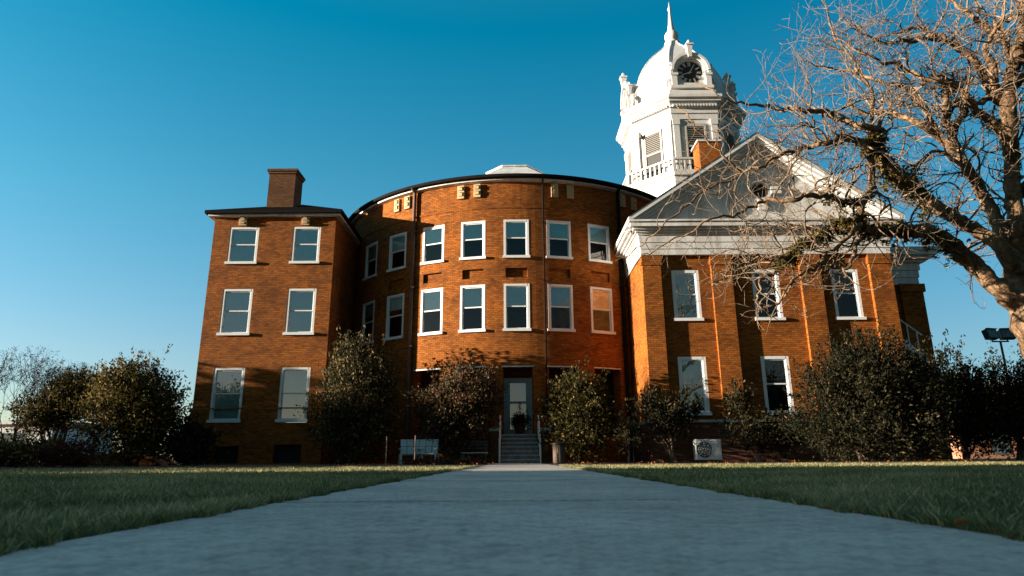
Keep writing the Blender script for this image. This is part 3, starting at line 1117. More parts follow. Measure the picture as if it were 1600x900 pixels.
# outside stair with a white stringer and rail beside the bay
p0, p1 = at(1406, 528, 28.6), at(1446, 556, 28.6)
m.hexa([(p0.x, 28.5, p0.z - .35), (p1.x, 28.5, p1.z - .35), (p1.x, 29.5, p1.z - .35), (p0.x, 29.5, p0.z - .35),
        (p0.x, 28.5, p0.z), (p1.x, 28.5, p1.z), (p1.x, 29.5, p1.z), (p0.x, 29.5, p0.z)])
m.box(p0.x - 0.9, p0.x - 0.004, 28.5, 29.5, p0.z - .35, p0.z)
for k in range(5):
    xx = p0.x - 0.8 + 0.4 * k
    zz = p0.z if xx < p0.x else p0.z + (p1.z - p0.z) * (xx - p0.x) / (p1.x - p0.x)
    m.tube([(xx, 28.6, zz), (xx, 28.6, zz + 0.95)], 0.03, 6)
m.tube([(p0.x - 0.85, 28.6, p0.z + 0.95), (p0.x, 28.6, p0.z + 0.95), (p1.x, 28.6, p1.z + 0.95)], 0.03, 6)
m.box(p0.x - 0.8, p0.x - 0.6, 28.7, 29.3, 0, p0.z - 0.352)
m.build('side_stair', METALW, court)

# ---- main block between the parts
m = MB()
m.box(-8.3, 15.0, 34.5, 52.0, -0.1, 12.4)
m.build('main_wall', BRICK, court)
m = MB()
a0, a1, b0, b1, z = -8.7, 15.4, 34.1, 52.4, 12.41
m.face([(a0, b0, z), (a1, b0, z), (7.0, 43, 14.2), (0.0, 43, 14.2)])
m.face([(a1, b0, z), (a1, b1, z), (7.0, 43, 14.2)])
m.face([(a1, b1, z), (a0, b1, z), (0.0, 43, 14.2), (7.0, 43, 14.2)])
m.face([(a0, b1, z), (a0, b0, z), (0.0, 43, 14.2)])
m.build('main_roof', ROOF, court)

# ---- clock tower
TX, TY, TA = 10.55, 36.2, 3.16
m = MB()
m.lathe(TX, TY, [(TA + 0.5, 11.0), (TA + 0.5, 15.2), (TA + 0.62, 15.25), (TA + 0.62, 15.45), (TA, 15.46), (TA, 18.95),
                 (TA + 0.06, 18.97), (TA + 0.06, 19.3), (TA + 0.12, 19.32), (TA + 0.12, 19.62), (TA + 0.22, 19.66), (TA + 0.22, 19.8),
                 (TA + 0.42, 19.95), (TA + 0.42, 20.05), (TA + 0.55, 20.12), (TA + 0.55, 20.3), (TA + 0.10, 20.42), (TA + 0.10, 20.8), (TA + 0.02, 20.9), (TA - 0.2, 20.95)],
        8, 22.5, apo=True)
tower = m.build('tower_wall', WHITE, court)


def face_M(k):
    """frame on tower face k (0 = facing the photographer): x along, y inwards"""
    rot = k * math.pi / 4
    return Matrix.Translation((TX, TY, 0)) @ Matrix.Rotation(rot, 4, 'Z') @ Matrix.Translation((0, -TA, 0))


SD = TA * math.tan(math.pi / 8)      # half side
for k in range(8):
    M = face_M(k)
    m = MB()
    for s in (-1, 1):
        xc = s * (SD - 0.22)
        m.box(xc - 0.17, xc + 0.17, -0.09, -0.002, 15.7, 18.6)
        m.box(xc - 0.21, xc + 0.21, -0.13, -0.002, 15.46, 15.7)
        m.box(xc - 0.21, xc + 0.21, -0.13, -0.002, 18.6, 18.95)
    # dentils
    for i in range(15):
        xx = -SD + 0.1 + (2 * SD - 0.2) * i / 14
        m.box(xx - 0.045, xx + 0.045, -0.33, -0.222, 19.66, 19.80)
    m.build('tower_pilasters', WHITE, tower, M=M)
    m = MB()
    w2 = 0.5
    m.box(-w2 - 0.1, -w2, -0.06, -0.002, 15.5, 18.62)
    m.box(w2, w2 + 0.1, -0.06, -0.002, 15.5, 18.62)
    m.box(-w2 - 0.1, w2 + 0.1, -0.065, -0.002, 18.5, 18.68)
    m.box(-w2, w2, -0.05, -0.003, 17.22, 17.32)
    n = 10
    for i in range(n):
        z = 17.34 + (18.5 - 17.34) * i / n
        Mm = Matrix.Translation((0, -0.03, z + 0.05)) @ Matrix.Rotation(R_(35), 4, 'X')
        m.obox(Mm, 2 * w2 - 0.004, 0.07, 0.022)
    m.face([(-w2, -0.004, 17.32), (w2, -0.004, 17.32), (w2, -0.004, 18.5), (-w2, -0.004, 18.5)], None, 1)
    m.face([(-w2, -0.004, 15.5), (w2, -0.004, 15.5), (w2, -0.004, 17.22), (-w2, -0.004, 17.22)], None, 1)
    m.build('louvered_window', [LOUVER, BLACK], tower, M=M)
# drain pipe on the lit diagonal face
M = face_M(-1)
m = MB()
m.tube([(-0.72, -0.20, 15.5), (-0.72, -0.20, 18.35), (-0.70, -0.22, 18.5)], 0.05, 8)
m.box(-0.80, -0.62, -0.30, -0.1, 18.45, 18.7)
m.build('tower_downpipe', METALD, tower, M=M)
# balustrade
m = MB()
AB = TA + 0.52
for z0, z1, wd in ((15.47, 15.58, 0.07), (16.20, 16.30, 0.09)):
    m.lathe(TX, TY, [(AB - wd, z0), (AB + wd, z0), (AB + wd, z1), (AB - wd, z1), (AB - wd, z0)], 8, 22.5, apo=True)
for k in range(8):
    hs = AB * math.tan(math.pi / 8)
    MM = Matrix.Translation((TX, TY, 0)) @ Matrix.Rotation(k * math.pi / 4, 4, 'Z') @ Matrix.Translation((0, -AB, 0))
    for i in range(11):
        xx = -hs + 2 * hs * i / 10
        if i == 10:
            continue
        wd = 0.15 if i == 0 else 0.085
        m.obox(MM @ Matrix.Translation((xx, 0, 15.89)), wd, wd, 0.66 if i else 0.9)
m.build('balustrade', WHITE, tower)
# dome
prof = [(2.86, 20.9), (2.86, 21.25), (2.80, 21.9), (2.68, 22.5), (2.50, 23.1), (2.26, 23.65), (1.98, 24.15), (1.66, 24.62), (1.33, 25.02), (1.02, 25.35), (0.76, 25.62), (0.58, 25.85), (0.46, 26.05), (0.42, 26.2)]
m = MB()
m.lathe(TX, TY, prof, 8, 22.5, apo=True)
kk = 1 / math.cos(math.pi / 8)
for k in range(8):
    t = R_(22.5 + 45 * k)
    m.tube([(TX + r * kk * math.cos(t), TY + r * kk * math.sin(t), z) for r, z in prof], 0.055, 6)
m.build('dome', WHITE, tower)
m = MB()
m.lathe(TX, TY, [(0.42, 26.15), (0.50, 26.18), (0.50, 26.28), (0.26, 26.32), (0.24, 26.40), (0.38, 26.52), (0.45, 26.72), (0.44, 26.90), (0.36, 27.06), (0.22, 27.18),
                 (0.235, 27.28), (0.16, 27.75), (0.11, 28.3), (0.07, 28.75), (0.12, 28.82), (0.13, 28.92), (0.07, 29.02), (0.035, 29.2), (0.0, 29.55)], 20, 0)
m.build('spire', WHITE, tower, smooth=True)


def pin(m, x, y, z0, z1, w):
    hh = z1 - z0
    m.hexa([(x - w * .3, y - w * .3, z0), (x + w * .3, y - w * .3, z0), (x + w * .3, y + w * .3, z0), (x - w * .3, y + w * .3, z0),
            (x - w * .5, y - w * .5, z0 + hh * .62), (x + w * .5, y - w * .5, z0 + hh * .62), (x + w * .5, y + w * .5, z0 + hh * .62), (x - w * .5, y + w * .5, z0 + hh * .62)])
    m.box(x - w * .66, x + w * .66, y - w * .66, y + w * .66, z0 + hh * .621, z0 + hh * .70)
    m.lathe(x, y, [(w * .3, z0 + hh * .70), (w * .22, z0 + hh * .76), (w * .32, z0 + hh * .84), (w * .2, z0 + hh * .93), (0.0, z0 + hh)], 10, 0)


STROKES = {1: [(0, 0)], 2: [(-1, -1), (1, 1)], 3: [(-2, -2), (0, 0), (2, 2)], 4: [(-3, -3), (-1, -1), (1, 1), (3, 3)], 5: [(-1.6, 0), (1.6, 0)],
           6: [(-2.4, -1), (0.4, -1), (2, 2)], 7: [(-3.2, -2), (-0.8, -2), (1, 1), (3, 3)], 8: [(-4, -3), (-2, -3), (0, 0), (2, 2), (4, 4)],
           9: [(-2, -2), (-0.6, 2.6), (2.6, -0.6)], 10: [(-1.6, 1.6), (1.6, -1.6)], 11: [(-2.6, .6), (.6, -2.6), (2.4, 2.4)], 12: [(-3.4, -.6), (-.6, -3.4), (1.4, 1.4), (3.2, 3.2)]}
for k in (0, 2, 4, 6):                      # clock dormers on the four main faces
    M = face_M(k)
    cz, r = 22.12, 0.74
    m = MB()
    fy, by = 0.02, 1.9                       # front plane just inside the wall face
    Rr = 1.02
    arcp = [(Rr * math.cos(math.pi * i / 20), cz + Rr * math.sin(math.pi * i / 20)) for i in range(21)]
    out = [(1.02, 20.96)] + arcp + [(-1.02, 20.96)]
    # front wall with a round hole: ring between outer outline and clock circle
    N = 48
    def outer(t):
        c, s = math.cos(t), math.sin(t)
        if s >= 0:
            return (Rr * c, cz + Rr * s)
        q = min(Rr / max(abs(c), 1e-6), (cz - 20.96) / max(-s, 1e-6))
        return (q * c, cz + q * s)
    for i in range(N):
        t0, t1 = 2 * math.pi * i / N, 2 * math.pi * (i + 1) / N
        a, b = outer(t0), outer(t1)
        i0, i1 = (r * math.cos(t0), cz + r * math.sin(t0)), (r * math.cos(t1), cz + r * math.sin(t1))
        m.face([(a[0], fy, a[1]), (i0[0], fy, i0[1]), (i1[0], fy, i1[1]), (b[0], fy, b[1])])
        m.face([(i0[0], fy, i0[1]), (i0[0], fy + .22, i0[1]), (i1[0], fy + .22, i1[1]), (i1[0], fy, i1[1])])
        m.face([(b[0], fy, b[1]), (b[0], by, b[1]), (a[0], by, a[1]), (a[0], fy, a[1])])
    # projecting arch moulding on posts, sill and pinnacles
    for i in range(20):
        t0, t1 = math.pi * i / 20, math.pi * (i + 1) / 20
        for ra, rb, ya in ((0.86, 1.0, -0.10), (1.0, 1.16, -0.22)):
            P = lambda q, t, yy: (q * math.cos(t), yy, cz + q * math.sin(t))
            p = [P(ra, t0, ya), P(rb, t0, ya), P(rb, t0, fy - .002), P(ra, t0, fy - .002), P(ra, t1, ya), P(rb, t1, ya), P(rb, t1, fy - .002), P(ra, t1, fy - .002)]
            m.hexa(p)
    for s in (-1, 1):
        m.box(s * 1.0 - 0.16, s * 1.0 + 0.16, -0.18, 0.4, 20.96, 21.75)
        m.box(s * 1.0 - 0.22, s * 1.0 + 0.22, -0.24, 0.4, 21.75, 21.9)
        pin(m, s * 1.12, -0.02, 21.9, 22.75, 0.24)
        # scroll at the side
        m.tube([(s * 1.2, 0.1, 21.0), (s * 1.42, 0.1, 21.15), (s * 1.4, 0.1, 21.45), (s * 1.22, 0.1, 21.7)], 0.12, 8)
    m.box(-1.25, 1.25, -0.20, 0.1, 20.92, 21.10)
    m.box(-0.7, 0.7, -0.12, 0.018, 21.10, 21.28)
    pin(m, 0, -0.16, 22.95, 24.15, 0.34)
    m.build('clock_dormer', WHITE, tower, M=M)
    m = MB()
    m.face([(r * 1.01 * math.cos(2 * math.pi * i / 40), 0.15, cz + r * 1.01 * math.sin(2 * math.pi * i / 40)) for i in range(40)][::-1])
    y = 0.142
    for hr in range(1, 13):
        a = R_(90 - 30 * hr)
        er, et = Vector((math.cos(a), 0, math.sin(a))), Vector((math.sin(a), 0, -math.cos(a)))
        for b0, b1 in STROKES[hr]:
            p0 = er * (r * 0.58) + et * (b0 * 0.019)
            p1 = er * (r * 0.93) + et * (b1 * 0.026)
            t = et * 0.019
            q = [p0 - t, p0 + t, p1 + t * 1.3, p1 - t * 1.3]
            f = [(v.x, y, cz + v.z) for v in q]
            m.face(f if (Vector(f[1]) - Vector(f[0])).cross(Vector(f[2]) - Vector(f[0])).y < 0 else f[::-1], None, 1)
    for ang, ln, wd in ((60, 0.60, 0.032), (-162, 0.46, 0.042)):
        a = R_(ang)
        er, et = Vector((math.cos(a), 0, math.sin(a))), Vector((math.sin(a), 0, -math.cos(a)))
        q = [-er * 0.12 - et * wd, -er * 0.12 + et * wd, er * ln + et * wd * .6, er * ln - et * wd * .6]
        f = [(v.x, 0.125 - (0.01 if ln > .5 else 0), cz + v.z) for v in q]
        m.face(f if (Vector(f[1]) - Vector(f[0])).cross(Vector(f[2]) - Vector(f[0])).y < 0 else f[::-1], None, 1)
    m.build('clock_face', [BLACK, WHITE], tower, M=M)

# ------------------------------------------------------------------ foliage


def leaves(n, blobs, size, seed, clump=26, spread=0.22, tmean=0.42, tstd=0.22, up=0.4, fill=0.45, shoots=False):
    """blobs: list of (cx,cy,cz, rx,ry,rz, weight).  Leaf-shaped quads in clumps through the volume"""
    g_ = np.random.default_rng(seed)
    B = np.array(blobs, dtype=float)
    wgt = B[:, 6] / B[:, 6].sum()
    nc = max(4, n // clump)
    bi = g_.choice(len(B), nc, p=wgt)
    d = g_.normal(size=(nc, 3))
    d /= np.linalg.norm(d, axis=1)[:, None]
    rad = g_.random(nc) ** fill * (0.80 + 0.42 * g_.random(nc) ** 1.5)
    ph_ = g_.uniform(0, 6.28, 4)
    rad *= 1 + 0.10 * np.sin(3.1 * np.arctan2(d[:, 1], d[:, 0]) + ph_[0] + 2 * d[:, 2]) + 0.08 * np.sin(7 * d[:, 0] + ph_[1]) * np.sin(6 * d[:, 2] + ph_[2])
    cc = B[bi, :3] + d * rad[:, None] * B[bi, 3:6]
    ct = g_.normal(0, 0.10, nc)
    ci = g_.integers(0, nc, n)
    sp = spread * (0.5 + g_.random(nc))
    P = cc[ci] + np.clip(g_.normal(size=(n, 3)), -1.7, 1.7) * sp[ci][:, None] * np.array([1, 1, 0.85])
    # leafy shoots that break the outline
    ns = max(6, nc // 14) if shoots else 0
    if ns:
        sb = g_.choice(len(B), ns, p=wgt)
        sdv = g_.normal(size=(ns, 3)) + np.array([0, -0.2, 0.7])
        sdv /= np.linalg.norm(sdv, axis=1)[:, None]
        s0 = B[sb, :3] + sdv * B[sb, 3:6] * 0.9
        sdr = sdv * 0.6 + np.array([0, 0, 0.7]) + g_.normal(size=(ns, 3)) * 0.25
        sl = g_.uniform(0.25, 0.75, ns) * min(1.0, B[:, 5].max() * 0.6)
        m_ = int(n * 0.10)
        k_ = g_.integers(0, ns, m_)
        P[:m_] = s0[k_] + sdr[k_] * (g_.random(m_) * sl[k_])[:, None] + g_.normal(size=(m_, 3)) * 0.05
    nb = B[bi[ci]]
    outw = (P - nb[:, :3]) / nb[:, 3:6]
    outw /= np.linalg.norm(outw, axis=1)[:, None] + 1e-6
    ax = outw * 0.8 + g_.normal(size=(n, 3)) * 0.7 + np.array([0, 0, up])
    ax /= np.linalg.norm(ax, axis=1)[:, None] + 1e-6
    sd = np.cross(ax, g_.normal(size=(n, 3)))
    sd /= np.linalg.norm(sd, axis=1)[:, None] + 1e-6
    nm = np.cross(ax, sd)
    L = size * g_.uniform(0.6, 1.3, n)[:, None]
    W = L * g_.uniform(0.34, 0.52, n)[:, None]
    V = np.stack([P - ax * L * .5, P + sd * W * .5 + nm * L * .06, P + ax * L * .5, P - sd * W * .5 + nm * L * .06], 1).reshape(-1, 3)
    V[:, 2] = np.maximum(V[:, 2], 0.03)
    F = np.arange(n * 4).reshape(n, 4)
    t = np.clip(g_.normal(tmean, tstd, n) + ct[ci], 0, 1)
    return V, F, np.repeat(t, 4)


def stems(m, base, tips, r0, seed, n=6):
    q = random.Random(seed)
    for tp in tips:
        b = Vector(base) + Vector((q.uniform(-.12, .12), q.uniform(-.12, .12), 0))
        tp = Vector(tp)
        pts, rad = [], []
        for i in range(n + 1):
            f = i / n
            p = b.lerp(tp, f)
            p += Vector((q.uniform(-1, 1), q.uniform(-1, 1), 0)) * 0.10 * math.sin(math.pi * f) * (tp - b).length * 0.4
            pts.append(p)
            rad.append(r0 * (1 - 0.8 * f))
        m.tube(pts, rad, 6)


def shrub(name, label, cat, cx, Y, blobs, n, size, mt, seed, stem_r=0.05, nst=5, group=None, smat=None, **kw):
    """blobs given relative to (cx, Y, 0)"""
    t = thing(name, label, cat, (cx, Y, 0), group)
    bl = [tuple(b) if len(b) == 7 else (*b, b[3] * b[5]) for b in blobs]
    V, F, tt = leaves(n, bl, size, seed, shoots=True, **kw)
    V = V.copy()
    np_mesh('foliage', V, F, mt, t, tt)
    m = MB()
    q = random.Random(seed)
    tips = []
    for i in range(nst):
        b = bl[q.randrange(len(bl))]
        tips.append((b[0] + q.uniform(-.5, .5) * b[3], b[1] + q.uniform(-.4, .4) * b[4], max(0.3, b[2] + q.uniform(-0.1, .6) * b[5])))
    stems(m, (0, 0, -0.02), tips, stem_r, seed)
    m.build('stem', smat or STEM, t)
    return t


def blob_px(cx, Y, px0, py0, px1, py1, depth=None, dy=0.0):
    """an ellipsoid filling a photo rectangle at distance Y, relative to (cx, Y, 0)"""
    c = at((px0 + px1) / 2, (py0 + py1) / 2, Y)
    l, r_ = at(px0, (py0 + py1) / 2, Y), at(px1, (py0 + py1) / 2, Y)
    u, d = at((px0 + px1) / 2, py0, Y), at((px0 + px1) / 2, py1, Y)
    rx, rz = (r_.x - l.x) / 2, (u.z - d.z) / 2
    return (c.x - cx, dy, c.z, rx, depth or rx * 0.9, rz)


# tall grey-green shrub in front of the wing corner
Y = 27.3
cx = at(552, 700, Y).x
shrub('evergreen_shrub', 'tall olive green egg shaped shrub between the left wing and the bowed front', 'shrub', cx, Y,
      [blob_px(cx, Y, 496, 545, 610, 690), blob_px(cx, Y, 478, 600, 624, 725), blob_px(cx, Y, 512, 528, 590, 620), blob_px(cx, Y, 575, 560, 622, 640)], 24000, 0.13, LEAF_OLIVE, 3, up=0.9, tmean=0.46, spread=0.17)
# camellia left of the steps
Y = 26.0
cx = at(715, 700, Y).x
shrub('camellia_bush', 'broad round camellia bush with red and pink blooms left of the entrance steps', 'shrub', cx, Y,
      [blob_px(cx, Y, 646, 582, 772, 700), blob_px(cx, Y, 668, 630, 762, 724), blob_px(cx, Y, 690, 578, 785, 670)], 26000, 0.12, LEAF_CAM, 4, tmean=0.52, tstd=0.26, spread=0.18)
# bush right of the steps
Y = 25.6
cx = at(905, 700, Y).x
shrub('rounded_bush', 'round dark bush with a sunlit yellow green top right of the entrance steps', 'shrub', cx, Y,
      [blob_px(cx, Y, 856, 580, 950, 680), blob_px(cx, Y, 850, 610, 962, 722)], 22000, 0.12, LEAF_GOLD, 5, tmean=0.27, spread=0.18)
# small pale-trunked tree before the portico
Y = 24.3
cx = at(1054, 708, Y).x
shrub('small_tree', 'small leafy tree with forked pale trunk left of the air conditioner', 'small tree', cx, Y,
      [blob_px(cx, Y, 1005, 625, 1060, 690), blob_px(cx, Y, 1030, 612, 1090, 680), blob_px(cx, Y, 1002, 612, 1030, 650)], 3400, 0.15, LEAF_DARK, 6, 0.06, 7, tmean=0.55, fill=0.8, spread=0.22)
cx = at(985, 708, Y).x
shrub('thin_sapling', 'thin sparse sapling in dark shade just left of the portico corner', 'sapling', cx, Y,
      [blob_px(cx, Y, 965, 640, 1002, 715)], 900, 0.13, LEAF_DARK, 16, 0.02, 4, tmean=0.6, fill=0.9, spread=0.2)
# loose shrubs under the portico windows
Y = 23.5
cx = at(1185, 708, Y).x
shrub('loose_shrub', 'loose sprawling dark shrub below the second lower portico window', 'shrub', cx, Y,
      [blob_px(cx, Y, 1135, 640, 1215, 705), blob_px(cx, Y, 1190, 640, 1250, 715), blob_px(cx, Y, 1140, 600, 1165, 660)], 5200, 0.14, LEAF_DARK, 7, 0.03, 8, tmean=0.55, fill=0.8, spread=0.22)
# big dark mass at the right of the portico
Y = 21.0
cx = at(1350, 708, Y).x
shrub('holly_bush', 'largest dark bush in front of the right end of the portico', 'shrub', cx, Y,
      [blob_px(cx, Y, 1245, 555, 1400, 712), blob_px(cx, Y, 1300, 525, 1420, 650), blob_px(cx, Y, 1370, 545, 1482, 712), blob_px(cx, Y, 1250, 640, 1460, 716)], 56000, 0.11, LEAF_DARK, 8, 0.07, 8, tmean=0.5, spread=0.2)
Y = 23.0
cx = at(1510, 708, Y).x
shrub('ragged_shrub', 'ragged dark shrub just right of the largest bush, below the floodlights', 'shrub', cx, Y,
      [blob_px(cx, Y, 1448, 548, 1545, 705), blob_px(cx, Y, 1465, 600, 1575, 712)], 24000, 0.125, LEAF_DARK, 9, tmean=0.55, fill=0.7, spread=0.18)
cx = at(1592, 708, Y).x
shrub('ragged_shrub', 'ragged dark shrub cut off by the right edge of the photo', 'shrub', cx, Y,
      [blob_px(cx, Y, 1535, 566, 1670, 712)], 20000, 0.125, LEAF_DARK, 10, tmean=0.55, fill=0.7, spread=0.24)
# far left group
Y = 24.2
cx = at(205, 722, Y).x
shrub('magnolia_bush', 'large rounded bush with a gold lit crown left of the brick wing', 'shrub', cx, Y,
      [blob_px(cx, Y, 128, 580, 270, 725), blob_px(cx, Y, 150, 565, 255, 660), blob_px(cx, Y, 190, 590, 285, 720)], 34000, 0.125, LEAF_GOLD, 12, tmean=0.46, spread=0.2)
Y = 25.2
cx = at(80, 715, Y).x
shrub('clipped_tree', 'flat topped multi stemmed small tree left of the large gold lit bush', 'small tree', cx, Y,
      [blob_px(cx, Y, 25, 620, 100, 680), blob_px(cx, Y, 55, 590, 150, 670), blob_px(cx, Y, 90, 580, 165, 640)], 17000, 0.12, LEAF_GOLD, 13, 0.08, 7, tmean=0.40, spread=0.2)
Y = 24.0
cx = at(300, 722, Y).x
shrub('dark_shrub', 'dark ragged shrub at the foot of the left wing corner', 'shrub', cx, Y,
      [blob_px(cx, Y, 262, 672, 335, 725), blob_px(cx, Y, 275, 655, 305, 720)], 6500, 0.15, LEAF_DARK, 14, tmean=0.5, spread=0.2)
Y = 20.5
cx = at(95, 724, Y).x
shrub('reddish_shrub', 'low dark red shrub under the flat topped tree', 'shrub', cx, Y,
      [blob_px(cx, Y, 62, 698, 145, 730)], 3200, 0.12, LEAF_RED, 15, 0.02, 4, tmean=0.4)
Y = 22.0
cx = at(20, 722, Y).x
shrub('low_hedge', 'low sunlit hedge at the left edge in front of the white building', 'hedge', cx, Y,
      [blob_px(cx, Y, -60, 696, 60, 728), blob_px(cx, Y, 30, 694, 80, 728)], 7000, 0.14, LEAF_GOLD, 17, 0.02, 4, tmean=0.5)

# red flower border left of the steps
bl = []
for i in range(30):
    p = at(640 + 118 * i / 29, 722, 20.5)
    bl.append((p.x, 20.5 + rnd.uniform(-.4, .4), 0.07, 0.22, 0.3, 0.06, 1))
V, F, tt = leaves(1100, bl, 0.06, 21, 12, 0.06)
kind(np_mesh('flower_border', V, F, FLOWER, tint=tt * 0.7), 'stuff')
bl = [(b[0], b[1], 0.07, 0.25, 0.32, 0.08, 1) for b in bl]
V, F, tt = leaves(2600, bl, 0.09, 22, 12, 0.07)
kind(np_mesh('border_leaves', V, F, LEAF_CAM, tint=tt), 'stuff')
# leaf litter on the beds
n = 5000
xy = np.column_stack([rng.uniform(-16, 20, n), rng.uniform(15, 24, n)])
bl = [(x, y, 0.03, 0.05, 0.05, 0.02, 1) for x, y in xy[:400]]
V, F, tt = leaves(5000, bl, 0.09, 23, 12, 0.35)
V[:, 2] = np.clip(V[:, 2], 0.016, 0.09)
kind(np_mesh('leaf_litter', V, F, DEADLEAF, tint=tt), 'stuff')

# ------------------------------------------------------------------ the big bare tree


class Wood:
    def __init__(s):
        s.V, s.F, s.n = [], [], 0

    def tube(s, P, rad, sides=5):
        P = np.asarray(P, float)
        rad = np.asarray(rad, float)
        T = np.gradient(P, axis=0)
        T /= np.linalg.norm(T, axis=1)[:, None] + 1e-9
        up = np.array([0.25, 0.9, 0.35])
        A = np.cross(T, up)
        A /= np.linalg.norm(A, axis=1)[:, None] + 1e-9
        Bn = np.cross(T, A)
        a = np.linspace(0, 2 * np.pi, sides, endpoint=False)
        ringp = P[:, None, :] + (A[:, None, :] * np.cos(a)[None, :, None] + Bn[:, None, :] * np.sin(a)[None, :, None]) * rad[:, None, None]
        k = len(P)
        idx = np.arange(k * sides).reshape(k, sides) + s.n
        nx = np.roll(idx, -1, axis=1)
        F = np.stack([nx[:-1], idx[:-1], idx[1:], nx[1:]], -1).reshape(-1, 4)
        s.V.append(ringp.reshape(-1, 3))
        s.F.append(F)
        s.n += k * sides

    def build(s, name, mt, parent):
        o_ = np_mesh(name, np.vstack(s.V) - np.array(parent.location), np.vstack(s.F), mt, parent, smooth=True)
        return o_


def smooth_path(pts, rad, sub=4, jit=0.0, q=None):
    P = np.array([tuple(p) for p in pts], float)
    n = len(P)
    out, ro = [], []
    for i in range(n - 1):
        p0, p1, p2, p3 = P[max(i - 1, 0)], P[i], P[i + 1], P[min(i + 2, n - 1)]
        for k in range(sub):
            t = k / sub
            out.append(0.5 * ((2 * p1) + (-p0 + p2) * t + (2 * p0 - 5 * p1 + 4 * p2 - p3) * t * t + (-p0 + 3 * p1 - 3 * p2 + p3) * t ** 3))
            ro.append(rad[i] + (rad[i + 1] - rad[i]) * t)
    out.append(P[-1])
    ro.append(rad[-1])
    out, ro = np.array(out), np.array(ro)
    if jit and q is not None:
        out += q.normal(size=out.shape) * (ro * jit)[:, None]
        ro = ro * q.uniform(0.9, 1.12, len(ro))
    return out, ro


TYB = 12.0
